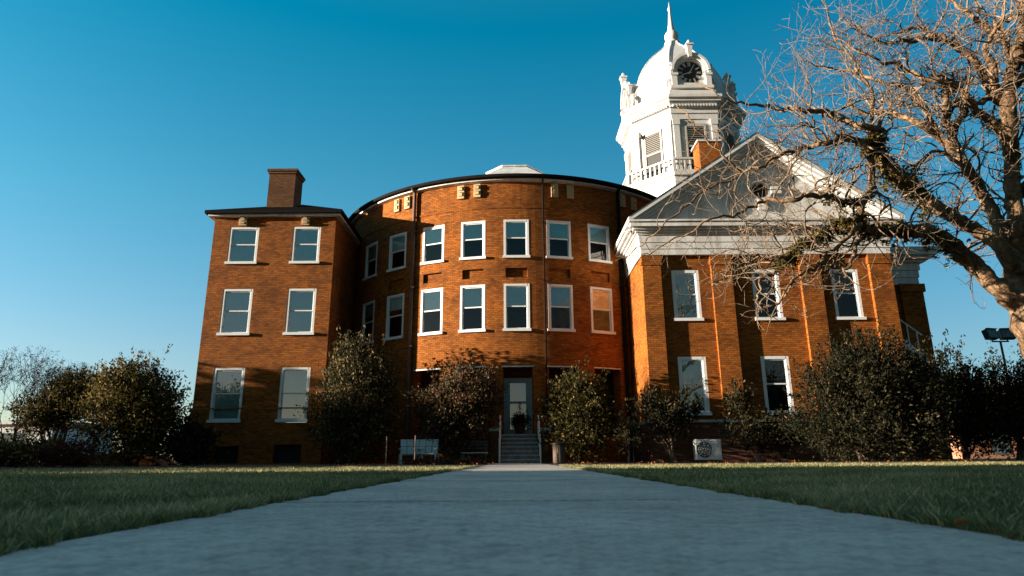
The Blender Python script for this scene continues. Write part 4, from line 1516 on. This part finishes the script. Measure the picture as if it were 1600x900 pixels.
# (photo x, photo y, radius in photo px), distance at start and end
LIMBS = [
    ([(1728, 735, 48), (1712, 700, 40), (1682, 630, 35), (1646, 560, 31), (1618, 505, 30), (1598, 458, 23), (1587, 412, 16), (1588, 351, 12.5), (1582, 294, 11.5), (1581, 245, 11.5), (1578, 205, 11), (1576, 160, 12), (1579, 120, 11), (1589, 95, 10), (1596, 60, 9), (1600, 20, 8), (1590, -30, 7), (1600, -90, 5)], 12.0, 12.0),
    ([(1604, 482, 20), (1558, 449, 15), (1524, 416, 14), (1490, 386, 13), (1456, 364, 12), (1425, 362, 11), (1384, 362, 9), (1350, 357, 7.5), (1320, 355, 6.5), (1288, 364, 5.5), (1259, 378, 4.6), (1235, 399, 4), (1213, 418, 3.2), (1190, 440, 2.3), (1185, 470, 1.6), (1205, 496, 1.2)], 12.0, 10.6),
    ([(1585, 420, 16), (1561, 382, 12), (1531, 362, 11), (1501, 347, 10.5), (1471, 328, 11), (1450, 316, 11), (1428, 294, 12), (1403, 275, 12), (1381, 255, 11), (1366, 238, 9), (1358, 224, 7.5), (1366, 216, 6.5), (1379, 208, 6), (1372, 202, 5.5), (1347, 197, 5), (1325, 191, 4.6), (1301, 180, 4.2), (1261, 171, 3.6), (1225, 172, 3), (1194, 165, 2.4), (1150, 160, 1.6), (1110, 141, 1.1), (1085, 124, .8)], 12.0, 11.0),
    ([(1357, 224, 6), (1344, 220, 5), (1315, 215, 4.6), (1288, 224, 4.2), (1261, 229, 3.8), (1235, 236, 3.2), (1195, 257, 2.6), (1160, 271, 2.2), (1100, 300, 1.7), (1050, 340, 1.3), (1000, 385, 1.0), (962, 408, .8)], 11.3, 10.2),
    ([(1357, 245, 4.6), (1358, 222, 4), (1364, 156, 3.3), (1346, 116, 2.6), (1320, 80, 2.0), (1292, 27, 1.5), (1280, -30, 1.0)], 11.3, 12.6),
    ([(1360, 245, 6), (1362, 292, 5.5), (1346, 318, 5.5), (1344, 340, 5), (1350, 362, 4), (1330, 400, 3), (1322, 430, 2)], 11.4, 10.8),
    ([(1346, 318, 5), (1307, 311, 4.6), (1275, 304, 4.3), (1240, 311, 3.8), (1187, 316, 3), (1160, 332, 2.4), (1110, 345, 1.8), (1060, 372, 1.3), (1010, 396, .9)], 11.2, 9.9),
    ([(1582, 380, 13), (1566, 356, 11), (1542, 317, 9.5), (1527, 287, 9), (1512, 264, 8.5), (1493, 238, 7.8), (1471, 217, 7), (1440, 194, 6), (1412, 183, 5.2), (1385, 175, 4.4), (1360, 178, 3), (1330, 168, 2)], 12.0, 13.4),
    ([(1466, 212, 6), (1449, 178, 5.5), (1434, 156, 5.2), (1417, 138, 4.8), (1395, 132, 3.8), (1372, 128, 3), (1340, 112, 2.3), (1300, 108, 1.6), (1262, 96, 1)], 12.9, 13.5),
    ([(1513, 264, 7), (1492, 222, 6), (1479, 191, 6), (1477, 171, 5), (1481, 147, 4.6), (1490, 134, 4.6), (1466, 127, 4.4), (1434, 120, 4), (1409, 103, 3.4), (1385, 98, 2.6), (1350, 85, 1.9), (1310, 60, 1.2)], 12.4, 12.0),
    ([(1488, 215, 6), (1495, 196, 5), (1508, 176, 4.6), (1518, 163, 4), (1560, 154, 3)], 12.4, 12.2),
    ([(1578, 235, 9), (1566, 206, 8), (1551, 191, 7.5), (1527, 174, 7), (1510, 152, 6), (1501, 138, 5), (1490, 132, 4)], 12.0, 12.2),
    ([(1576, 165, 9), (1556, 154, 8), (1549, 141, 8), (1536, 117, 6.5), (1522, 93, 5.8), (1507, 83, 5.4), (1488, 68, 5), (1475, 59, 4.5), (1453, 50, 3.6), (1434, 42, 3), (1404, 51, 2.2), (1370, 60, 1.5)], 12.0, 13.0),
    ([(1556, 154, 8), (1552, 112, 7), (1546, 92, 6), (1540, 70, 4), (1560, 40, 3), (1570, 0, 2.2)], 12.0, 11.2),
    ([(1588, 95, 8), (1571, 68, 6), (1551, 51, 5), (1536, 39, 4.5), (1522, 29, 4), (1502, 12, 3.2), (1470, -10, 2.4), (1430, -30, 1.6)], 12.0, 12.8),
    ([(1536, 39, 4), (1550, 48, 4), (1566, 37, 4), (1583, 27, 3.6), (1620, 18, 3)], 12.2, 12.0),
    ([(1476, 62, 4), (1440, 62, 3.5), (1409, 63, 3), (1380, 66, 2.4), (1340, 50, 1.6)], 12.8, 12.0),
    ([(1534, 310, 4), (1505, 262, 3.5), (1470, 238, 3), (1430, 256, 2.4), (1410, 270, 2)], 12.3, 11.6),
    ([(1235, 398, 3), (1215, 405, 2.6), (1180, 400, 2), (1150, 420, 1.4), (1120, 440, 1)], 10.8, 10.2),
    ([(1345, 350, 4), (1300, 392, 3.2), (1270, 420, 2.6), (1235, 440, 2), (1222, 470, 1.4)], 11.0, 10.2),
    ([(1160, 271, 2.2), (1120, 235, 1.6), (1085, 195, 1.2), (1062, 168, .8)], 10.5, 10.0),
    # crown beyond the picture edge
    ([(1602, 300, 14), (1680, 220, 11), (1760, 120, 8), (1800, 20, 5)], 12.0, 12.6),
    ([(1590, 130, 9), (1660, 60, 7), (1700, -60, 5), (1720, -200, 3)], 12.0, 11.4),
    ([(1600, 440, 16), (1650, 380, 11), (1740, 340, 8), (1850, 300, 4)], 12.0, 14.0),
]
base = at(1728, 735, TYB)
oak = thing('bare_tree', 'large bare spreading tree with ivy on its limbs at the right edge', 'tree', (base.x, TYB, 0))
qn = np.random.default_rng(42)
W1, W2 = Wood(), Wood()
limb_world = []
for pts, ya, yb_ in LIMBS:
    n = len(pts)
    P, rad = [], []
    for i, (x, y, r) in enumerate(pts):
        Yd = ya + (yb_ - ya) * (i / (n - 1)) + 0.25 * math.sin(i * 1.9 + ya * 5) * min(1, i / 3)
        P.append(at(x, y, Yd))
        rad.append(r * Yd / 1000.0 * 1.0)
    if pts[0][0] == 1728:
        P[0] = Vector((P[0].x, P[0].y, -0.1))
    P, rad = smooth_path(P, rad, 6, 0.10, qn)
    k = len(P)
    ph = qn.uniform(0, 6.28, 6)
    ii = np.arange(k)
    amp = np.clip(0.06 - rad * 0.8, 0.0, 0.030)[:, None] * np.minimum(1, ii / 6)[:, None]
    P = P + amp * np.column_stack([np.sin(ii * 0.83 + ph[0]) + 0.7 * np.sin(ii * 1.9 + ph[1]), np.sin(ii * 0.7 + ph[2]), np.sin(ii * 0.91 + ph[3]) + 0.7 * np.sin(ii * 2.1 + ph[4])])
    sides = 12 if rad[0] > 0.1 else (8 if rad[0] > 0.04 else 6)
    W1.tube(P, rad, sides)
    limb_world.append((P, rad))

ENV = [(1108, 175), (1150, 95), (1170, 62), (1230, 20), (1262, -60), (1900, -260), (1950, 420), (1700, 520), (1590, 512), (1545, 490), (1500, 470), (1460, 425), (1400, 440), (1340, 470), (1260, 505),
       (1192, 530), (1150, 500), (1085, 480), (1040, 440), (1000, 432), (955, 415), (985, 365), (1050, 280), (1040, 190), (1062, 150)]


def inside(x, y):
    c = False
    j = len(ENV) - 1
    for i in range(len(ENV)):
        xi, yi = ENV[i]
        xj, yj = ENV[j]
        if (yi > y) != (yj > y) and x < (xj - xi) * (y - yi) / (yj - yi) + xi:
            c = not c
        j = i
    return c


MAXSEG = [0]


def grow(p, d, length, r0, level, q):
    n = max(4, int(length / 0.085))
    step = length / n
    P, rad = [p.copy()], [r0]
    curl = q.normal(size=3) * 0.22
    kids = []
    for i in range(n):
        curl = curl * 0.66 + q.normal(size=3) * 0.145
        d = d + curl + np.array([-0.012, 0, 0.035])
        d /= np.linalg.norm(d)
        p = p + d * step
        P.append(p.copy())
        rad.append(r0 * (1 - 0.72 * (i + 1) / n))
        if i > 0 and level < 3 and q.random() < (0.40, 0.30, 0.12)[level]:
            kids.append((p.copy(), d.copy(), (i + 1) / n))
    x, y = proj(P[-1])
    xm, ym = proj(P[n // 2])
    if not inside(x, y) or not inside(xm, ym):
        return
    W2.tube(P, np.maximum(rad, 0.0036), 5 if level == 0 else (4 if level == 1 else 3))
    MAXSEG[0] += n
    for kp, kd, f in kids:
        side = np.cross(kd, q.normal(size=3))
        side /= np.linalg.norm(side) + 1e-9
        nd_ = kd * 0.8 + side * q.uniform(0.5, 1.0)
        nd_ /= np.linalg.norm(nd_)
        grow(kp, nd_, length * q.uniform(0.35, 0.65), r0 * (1 - 0.6 * f) * 0.62, level + 1, q)


for li, (P, rad) in enumerate(limb_world):
    seg = np.linalg.norm(np.diff(P, axis=0), axis=1)
    acc = 0.0
    nxt = 0.25
    for i in range(1, len(P) - 1):
        acc += seg[i - 1]
        if rad[i] > 0.16 or acc < nxt:
            continue
        if P[i][2] < 2.8:
            continue
        nxt = acc + qn.uniform(0.11, 0.30)
        d = P[i + 1] - P[i - 1]
        d /= np.linalg.norm(d)
        side = np.cross(d, qn.normal(size=3))
        side /= np.linalg.norm(side)
        dd = d * 0.5 + side * 0.9 + np.array([-0.05, -0.05, 0.25])
        dd /= np.linalg.norm(dd)
        L = qn.uniform(0.6, 1.7) * (1.0 if rad[i] > 0.02 else 0.75)
        grow(P[i] + side * rad[i] * 0.5, dd, L, min(0.024, max(0.009, rad[i] * 0.5)), 0 if qn.random() < 0.6 else 1, qn)
    # a spray at the limb's end
    for k in range(4):
        d = P[-1] - P[-3]
        d = d / np.linalg.norm(d) + qn.normal(size=3) * 0.45
        d /= np.linalg.norm(d)
        grow(P[-1], d, qn.uniform(0.4, 0.8), max(0.004, rad[-1] * 0.7), 1, qn)
print('twig segments', MAXSEG[0])
W1.build('trunk', BARK, oak)
W2.build('crown', TWIG, oak)
# ivy on the two low limbs and in patches on the upper trunk
bl = []
for li, lo, hi, st in ((1, 0.18, 0.80, 1), (2, 0.20, 0.52, 1), (0, 0.42, 0.56, 1), (0, 0.66, 0.80, 2), (6, 0.0, 0.25, 2), (9, 0.0, 0.4, 3), (11, 0.05, 0.6, 2), (5, 0.2, 0.8, 2)):
    P, rad = limb_world[li]
    k0, k1 = int(lo * len(P)), int(hi * len(P))
    for i in range(k0, k1, st):
        r = rad[i]
        c = P[i] + qn.normal(size=3) * r * 0.5
        bl.append((c[0] - oak.location.x, c[1] - oak.location.y, c[2] - (r * 0.35 if li in (1, 2) else 0), r * 1.3 + 0.05, r * 1.3 + 0.05, r * 1.35 + 0.06, 3 if li in (1, 2) else 1))
V, F, tt = leaves(17000, bl, 0.07, 31, 14, 0.035, 0.45, 0.28)
np_mesh('ivy', V, F, LEAF_IVY, oak, tt)

# ------------------------------------------------------------------ bare crape myrtles at the far left


def bare_small(px, py_top, Y, label, seed, spread_px, nst):
    b = at(px, 722, Y)
    t = thing('bare_tree', label, 'tree', (b.x, Y, 0), 'bare pod tipped trees at the left edge')
    q = np.random.default_rng(seed)
    W, Wt = Wood(), Wood()
    tips = []

    def rec(p, d, L, r, lev):
        n = 5
        P, R2 = [p.copy()], [r]
        for i in range(n):
            d = d + q.normal(size=3) * 0.13 + np.array([0, 0, 0.05])
            d /= np.linalg.norm(d)
            p = p + d * L / n
            P.append(p.copy())
            R2.append(r * (1 - 0.45 * (i + 1) / n))
        (W if lev < 2 else Wt).tube(P, R2, 6 if lev < 2 else 4)
        if lev >= 4:
            tips.append(p)
            return
        for k in range(3 if q.random() < 0.7 else 4):
            dd = d + q.normal(size=3) * (0.38 if lev else 0.26)
            dd /= np.linalg.norm(dd)
            rec(p, dd, L * q.uniform(0.62, 0.86), max(0.006, R2[-1] * 0.72), lev + 1)

    top = at(px, py_top, Y).z
    for s in range(nst):
        f = (s + 0.5) / nst - 0.5
        wpx = (at(px + spread_px, 600, Y).x - at(px, 600, Y).x)
        tgt = np.array([f * 2 * wpx * 0.55, q.uniform(-.5, .5), top * 0.5])
        d = tgt / np.linalg.norm(tgt)
        rec(np.array([b.x + f * 0.4, Y + q.uniform(-.15, .15), -0.05]), d, top * 0.36, 0.045, 0)
    W.build('trunk', STEMD, t)
    Wt.build('crown', STEMD, t)
    bl_ = [(p[0] - b.x, p[1] - Y, p[2], 0.06, 0.06, 0.08, 1) for p in tips]
    V, F, tt = leaves(len(tips) * 7, bl_, 0.055, seed, 7, 0.05)
    np_mesh('seed_pod', V, F, POD, t, tt)
    kind(bpy.data.objects[t.children[-1].name], 'stuff')


bare_small(15, 572, 25.0, 'bare pod tipped multi stemmed tree cut by the left edge', 51, 60, 5)
bare_small(85, 578, 27.0, 'bare pod tipped tree rising behind the flat topped small tree', 52, 70, 5)

# ------------------------------------------------------------------ small objects
# air-conditioning unit
Y = 24.2
a, b = at(1088, 714, Y), at(1126, 686, Y)
acx, acw, ach = (a.x + b.x) / 2, b.x - a.x, b.z - 0.06
ac = thing('air_conditioner', 'white outdoor air conditioner with round fan grille below the portico', 'air conditioner', (acx, Y, 0))
m = MB()
m.box(-acw / 2, acw / 2, 0, 0.34, 0.10, ach + 0.06)
m.box(-acw / 2 + 0.02, acw / 2 - 0.02, -0.012, -0.001, 0.13, ach + 0.03)
m.build('casing', METALW, ac)
m = MB()
fx, fz, fr = -acw * 0.17, 0.10 + ach * 0.47, min(ach * 0.40, acw * 0.32)
m.face([(fx + fr * math.cos(2 * math.pi * i / 32), -0.016, fz + fr * math.sin(2 * math.pi * i / 32)) for i in range(32)][::-1], None, 0)
for rr_ in (0.95, 0.7, 0.45, 0.2):
    m.tube([(fx + fr * rr_ * math.cos(2 * math.pi * i / 24), -0.024, fz + fr * rr_ * math.sin(2 * math.pi * i / 24)) for i in range(25)], 0.006, 4, 1, False)
for i in range(8):
    t = 2 * math.pi * i / 8
    m.tube([(fx + 0.04 * math.cos(t), -0.026, fz + 0.04 * math.sin(t)), (fx + fr * math.cos(t), -0.026, fz + fr * math.sin(t))], 0.005, 4, 1, False)
m.lathe(0, 0, [(0.0, 0.0)], 3) if False else None
m.build('fan_grille', [METALD, METALW], ac)
for s in (-1, 1):
    m = MB()
    m.box(s * acw * 0.33 - 0.04, s * acw * 0.33 + 0.04, -0.02, 0.36, 0.0, 0.10)
    m.build('foot', METALD, ac)

# white slatted garden seats leaning in the shade, and a stake before them
Y = 25.0


def chair(px, label, rot):
    c = at(px, 720, Y)
    t = thing('garden_chair', label, 'garden chair', (c.x, Y, 0), 'white garden chairs left of the camellia')
    t.rotation_euler.z = rot
    m = MB()
    for i in range(3):
        x0 = -0.36 + 0.245 * i
        for z0, z1 in ((0.38, 0.66), (0.675, 0.93)):
            y0, y1 = 0.10 + (z0 - .4) * 0.35, 0.10 + (z1 - .4) * 0.35
            m.hexa([(x0, y0, z0), (x0 + 0.225, y0, z0), (x0 + 0.225, y0 + .03, z0), (x0, y0 + .03, z0), (x0, y1, z1), (x0 + 0.225, y1, z1), (x0 + 0.225, y1 + .03, z1), (x0, y1 + .03, z1)])
    m.build('backrest', WOODW, t)
    m = MB()
    for i in range(4):
        m.box(-0.36, 0.36, -0.5 + 0.15 * i, -0.375 + 0.15 * i, 0.34 + 0.012 * (3 - i), 0.365 + 0.012 * (3 - i))
    m.build('seat', WOODW, t)
    for sx in (-0.38, 0.38):
        m = MB()
        m.box(sx - .03, sx + .03, -0.5, -0.42, 0.0, 0.55)
        m.build('leg', WOODW, t)
        m = MB()
        m.hexa([(sx - .03, 0.32, 0), (sx + .03, 0.32, 0), (sx + .03, 0.42, 0), (sx - .03, 0.42, 0), (sx - .03, 0.06, 0.4), (sx + .03, 0.06, 0.4), (sx + .03, 0.16, 0.4), (sx - .03, 0.16, 0.4)])
        m.build('leg', WOODW, t)
        m = MB()
        m.box(sx - .055, sx + .055, -0.55, 0.2, 0.551, 0.58)
        m.build('armrest', WOODW, t)


chair(641, 'white slatted garden chair directly behind the thin stake', R_(14))
chair(668, 'white slatted garden chair half hidden by the camellia bush', R_(-4))


def stake(px, ytop, Y, label):
    c = at(px, 722, Y)
    z = at(px, ytop, Y).z
    t = MB()
    t.tube([(0, 0, -0.05), (0.004, 0, z * .5), (0, 0, z)], [0.026, 0.024, 0.022], 6)
    o_ = t.build('stake', STAKE)
    o_.location = (c.x, Y, 0)
    tag(o_, label, 'stake')


stake(648, 680, 23.6, 'thin pale wooden stake in front of the white garden chair')
stake(603, 682, 24.2, 'short thin pale stake beside the tall olive shrub')

# slatted litter bin right of the steps
Y = 24.6
a, b = at(863, 712, Y), at(884, 692, Y)
c = (a.x + b.x) / 2
bin_ = thing('litter_bin', 'slatted litter bin with flat lid right of the entrance steps', 'litter bin', (c, Y, 0))
zt = b.z
r = (b.x - a.x) / 2
m = MB()
m.lathe(0, 0, [(r * .78, 0.02), (r * .78, zt * .92)], 20, 0)
m.build('liner', METALD, bin_)
m = MB()
for i in range(20):
    t = 2 * math.pi * i / 20
    m.obox(Matrix.Rotation(t, 4, 'Z') @ Matrix.Translation((r * .86, 0, zt * .47)), 0.02, 0.045, zt * .9)
m.build('slat_body', STAKE, bin_)
m = MB()
m.lathe(0, 0, [(0.0, zt * .93), (r * 1.25, zt * .93), (r * 1.25, zt * .98), (r * .3, zt * 1.05), (0, zt * 1.06)], 24, 0)
m.build('lid', METALD, bin_)

# bench half hidden left of the steps
Y = 25.2
c = at(742, 716, Y).x
bn = thing('metal_bench', 'low pale bench in shade between the camellia bush and entrance steps', 'bench', (c, Y, 0))
m = MB()
for i in range(4):
    m.box(-0.5, 0.5, -0.22 + 0.11 * i, -0.135 + 0.11 * i, 0.40, 0.43)
m.build('seat', DOORP, bn)
m = MB()
for i in range(3):
    m.box(-0.5, 0.5, 0.23, 0.26, 0.55 + 0.12 * i, 0.63 + 0.12 * i)
m.build('backrest', METALD, bn)
for sx in (-.42, .42):
    m = MB()
    m.box(sx - .025, sx + .025, -0.22, -0.17, 0, 0.399)
    m.box(sx - .025, sx + .025, 0.20, 0.228, 0, 0.88)
    m.box(sx - .025, sx + .025, -0.17, 0.20, 0.36, 0.398)
    m.build('leg', METALD, bn)

# flower pot before the door
px_, py_ = 0.30, 28.05
pt = thing('potted_plant', 'dark potted plant with red blooms on the top step before the door', 'potted plant', (px_, py_, 1.19))
m = MB()
m.lathe(0, 0, [(0.0, 0.0), (0.17, 0.0), (0.25, 0.36), (0.28, 0.37), (0.28, 0.43), (0.22, 0.43), (0.0, 0.40)], 20, 0)
m.build('pot', CLAY, pt)
V, F, tt = leaves(900, [(0, 0, 0.62, 0.40, 0.36, 0.22, 1)], 0.10, 61, 14, 0.10)
np_mesh('foliage', V, F, LEAF_DARK, pt, tt)
V, F, tt = leaves(60, [(-.08, -.1, 0.80, 0.30, 0.2, 0.10, 1), (0.02, 0, 1.25, 0.05, 0.05, 0.2, 1)], 0.06, 62, 8, 0.04)
np_mesh('bloom', V, F, FLOWER, pt, tt)
m = MB()
m.tube([(0, 0, 0.4), (0.02, 0, 0.9), (0.0, 0, 1.4)], 0.012, 5)
m.build('stem', STEMD, pt)

# floodlights on a pole
Y = 34.0
pb, ptp = at(1583, 640, Y), at(1563, 533, Y)
fl = thing('floodlight_pole', 'slim dark pole carrying two rectangular floodlights above the right shrubs', 'floodlight', (ptp.x, Y, 0))
m = MB()
m.tube([(0, 0, -0.1), (0, 0, ptp.z)], [0.075, 0.055], 8)
m.build('pole', METALD, fl)
m = MB()
m.tube([(-0.45, 0, ptp.z - 0.02), (0.45, 0, ptp.z - 0.02)], 0.04, 6)
m.build('crossarm', METALD, fl)
for sx, rz in ((-0.46, 16), (0.42, -8)):
    hb = MB()
    Mx = Matrix.Translation((sx, 0, ptp.z + 0.36)) @ Matrix.Rotation(R_(rz), 4, 'Z') @ Matrix.Rotation(R_(-14), 4, 'X')
    hb.obox(Mx, 0.70, 0.30, 0.52)
    hb.obox(Mx @ Matrix.Translation((0, -0.17, 0.27)), 0.74, 0.12, 0.03)
    hb.tube([(sx * .9, 0, ptp.z - .02), (sx * .95, 0, ptp.z + .12)], 0.035, 6)
    ho = hb.build('lamp_head', METALD, fl)
    ln = MB()
    ln.obox(Mx @ Matrix.Translation((0, -0.152, 0)), 0.62, 0.012, 0.44)
    ln.build('lens', LENS, ho)

# fallen leaves on the path edge and grass
for i, (lx, ly) in enumerate([(1290, 800), (1341, 808), (1500, 826), (1553, 838), (1585, 846), (1180, 777)]):
    # point on the ground
    a0, b0 = (lx - 800) / FPX, (450 - ly) / FPX
    dy, dz = math.cos(PITCH) - b0 * math.sin(PITCH), math.sin(PITCH) + b0 * math.cos(PITCH)
    zz = 0.03
    t = (zz - CAMZ) / dz
    q = random.Random(i)
    V = np.array([(-0.024, 0, 0.002), (0, 0.014, 0.008), (0.026, 0.002, 0.006), (0.001, -0.014, 0.010)]) * q.uniform(0.5, 0.8)
    lf = np_mesh('fallen_leaf', V, np.array([[0, 1, 2, 3]]), DEADLEAF, None, np.full(4, q.random()))
    md_ = lf.modifiers.new('thickness', 'SOLIDIFY')
    md_.thickness = 0.0012
    lf.location = (a0 * t, dy * t, zz)
    lf.rotation_euler = (q.uniform(-.3, .3), q.uniform(-.3, .3), q.uniform(0, 6))
    tag(lf, 'small dry brown leaf fallen beside the concrete path', 'leaf', 'fallen leaves along the path')

# ------------------------------------------------------------------ far background
bw = thing('white_building', 'low pale building far behind the bare trees at the left edge', 'building', (-62, 78, 0))
a, b = at(-40, 660, 78), at(78, 694, 78)
m = MB()
m.box(-14, b.x + 62, 0, 12, -0.1, at(40, 663, 78).z)
m.build('wall', FARW, bw)
m = MB()
m.box(-14.4, b.x + 62.4, -0.4, 12.4, at(40, 663, 78).z + 0.002, at(40, 657, 78).z)
m.build('roof', FARW, bw)
p = at(14, 680, 78)
m = MB()
m.box(p.x + 62 - 1.6, p.x + 62 + 1.6, -0.06, -0.003, 1.4, 3.6)
m.build('window', LENS, bw)

bb = thing('brick_building', 'distant red brick building glimpsed through the shrubs at the right edge', 'building', (50, 62, 0))
zt = at(1570, 604, 62).z
m = MB()
m.box(-8, 26, 0, 14, -0.1, zt)
m.build('wall', FARB, bb)
m = MB()
for z in (zt, zt - 1.6, zt - 3.2):
    m.box(-8.3, 26.3, -0.3, -0.01 if z < zt else 14.3, z + 0.002, z + 0.45)
m.build('stone_band', PALE, bb)
for i in range(6):
    m = MB()
    m.box(-5 + 5 * i, -3.4 + 5 * i, -0.05, -0.004, zt - 6.3, zt - 3.8)
    m.build('window', LENS, bb)

# far tree line on the horizon
bl = []
q = random.Random(5)
for i in range(150):
    a = R_(-64 + 128 * i / 149)
    d = q.uniform(230, 300)
    hh = q.uniform(5, 10)
    bl.append((d * math.sin(a), d * math.cos(a), hh * .4, q.uniform(6, 12), 5, hh * .55, 1))
V, F, tt = leaves(16000, bl, 1.7, 71, 20, 1.4)
kind(np_mesh('far_wood', V, F, LEAF_DARK, tint=tt), 'stuff')

# unseen trees, plus a hall and low hedge added to shade lawn and wall foot
nb = thing('added_shade_hall', 'unseen long brick block added to shade the near lawn', 'building', (-62, -20, 0))
m = MB()
m.box(-6, 6, -24, 18.6, -0.1, 8.6)
m.build('wall', FARB, nb)
m = MB()
m.box(-6.3, 6.3, -24.3, 18.7, 8.602, 9.6)
m.build('parapet', PALE, nb)
for i, (y, hh) in enumerate(((9.7, 3.6), (12.0, 3.7), (14.2, 3.6), (16.4, 5.6), (17.6, 6.4), (20.9, 3.8), (25.5, 6.4), (27.6, 6.2))):
    shrub('unseen_shade_tree', 'unseen dense evergreen tree sized to shade lawn and wall foot', 'tree', -31 + 0.6 * math.sin(i * 2.3), y,
          [(0, 0, hh * .55, 2.1, 2.1, hh * .42), (0, 0, hh * .32, 2.2, 2.2, hh * .3)], 7000, 0.34, LEAF_DARK, 80 + i, 0.12, 4, group='unseen evergreen row shading the lawn', spread=0.25)
for i in range(4):
    shrub('added_shade_shrub', 'unseen low dense shrub added to shade the left lawn', 'shrub', -16.5 + 0.3 * (i % 2), 7.0 + 1.0 * i,
          [(0, 0, 0.85, 0.9, 0.9, 0.72), (0, 0, 0.45, 1.0, 0.95, 0.5)], 2600, 0.16, LEAF_DARK, 95 + i, 0.05, 3, group='added low shade row left of the lawn', spread=0.15)
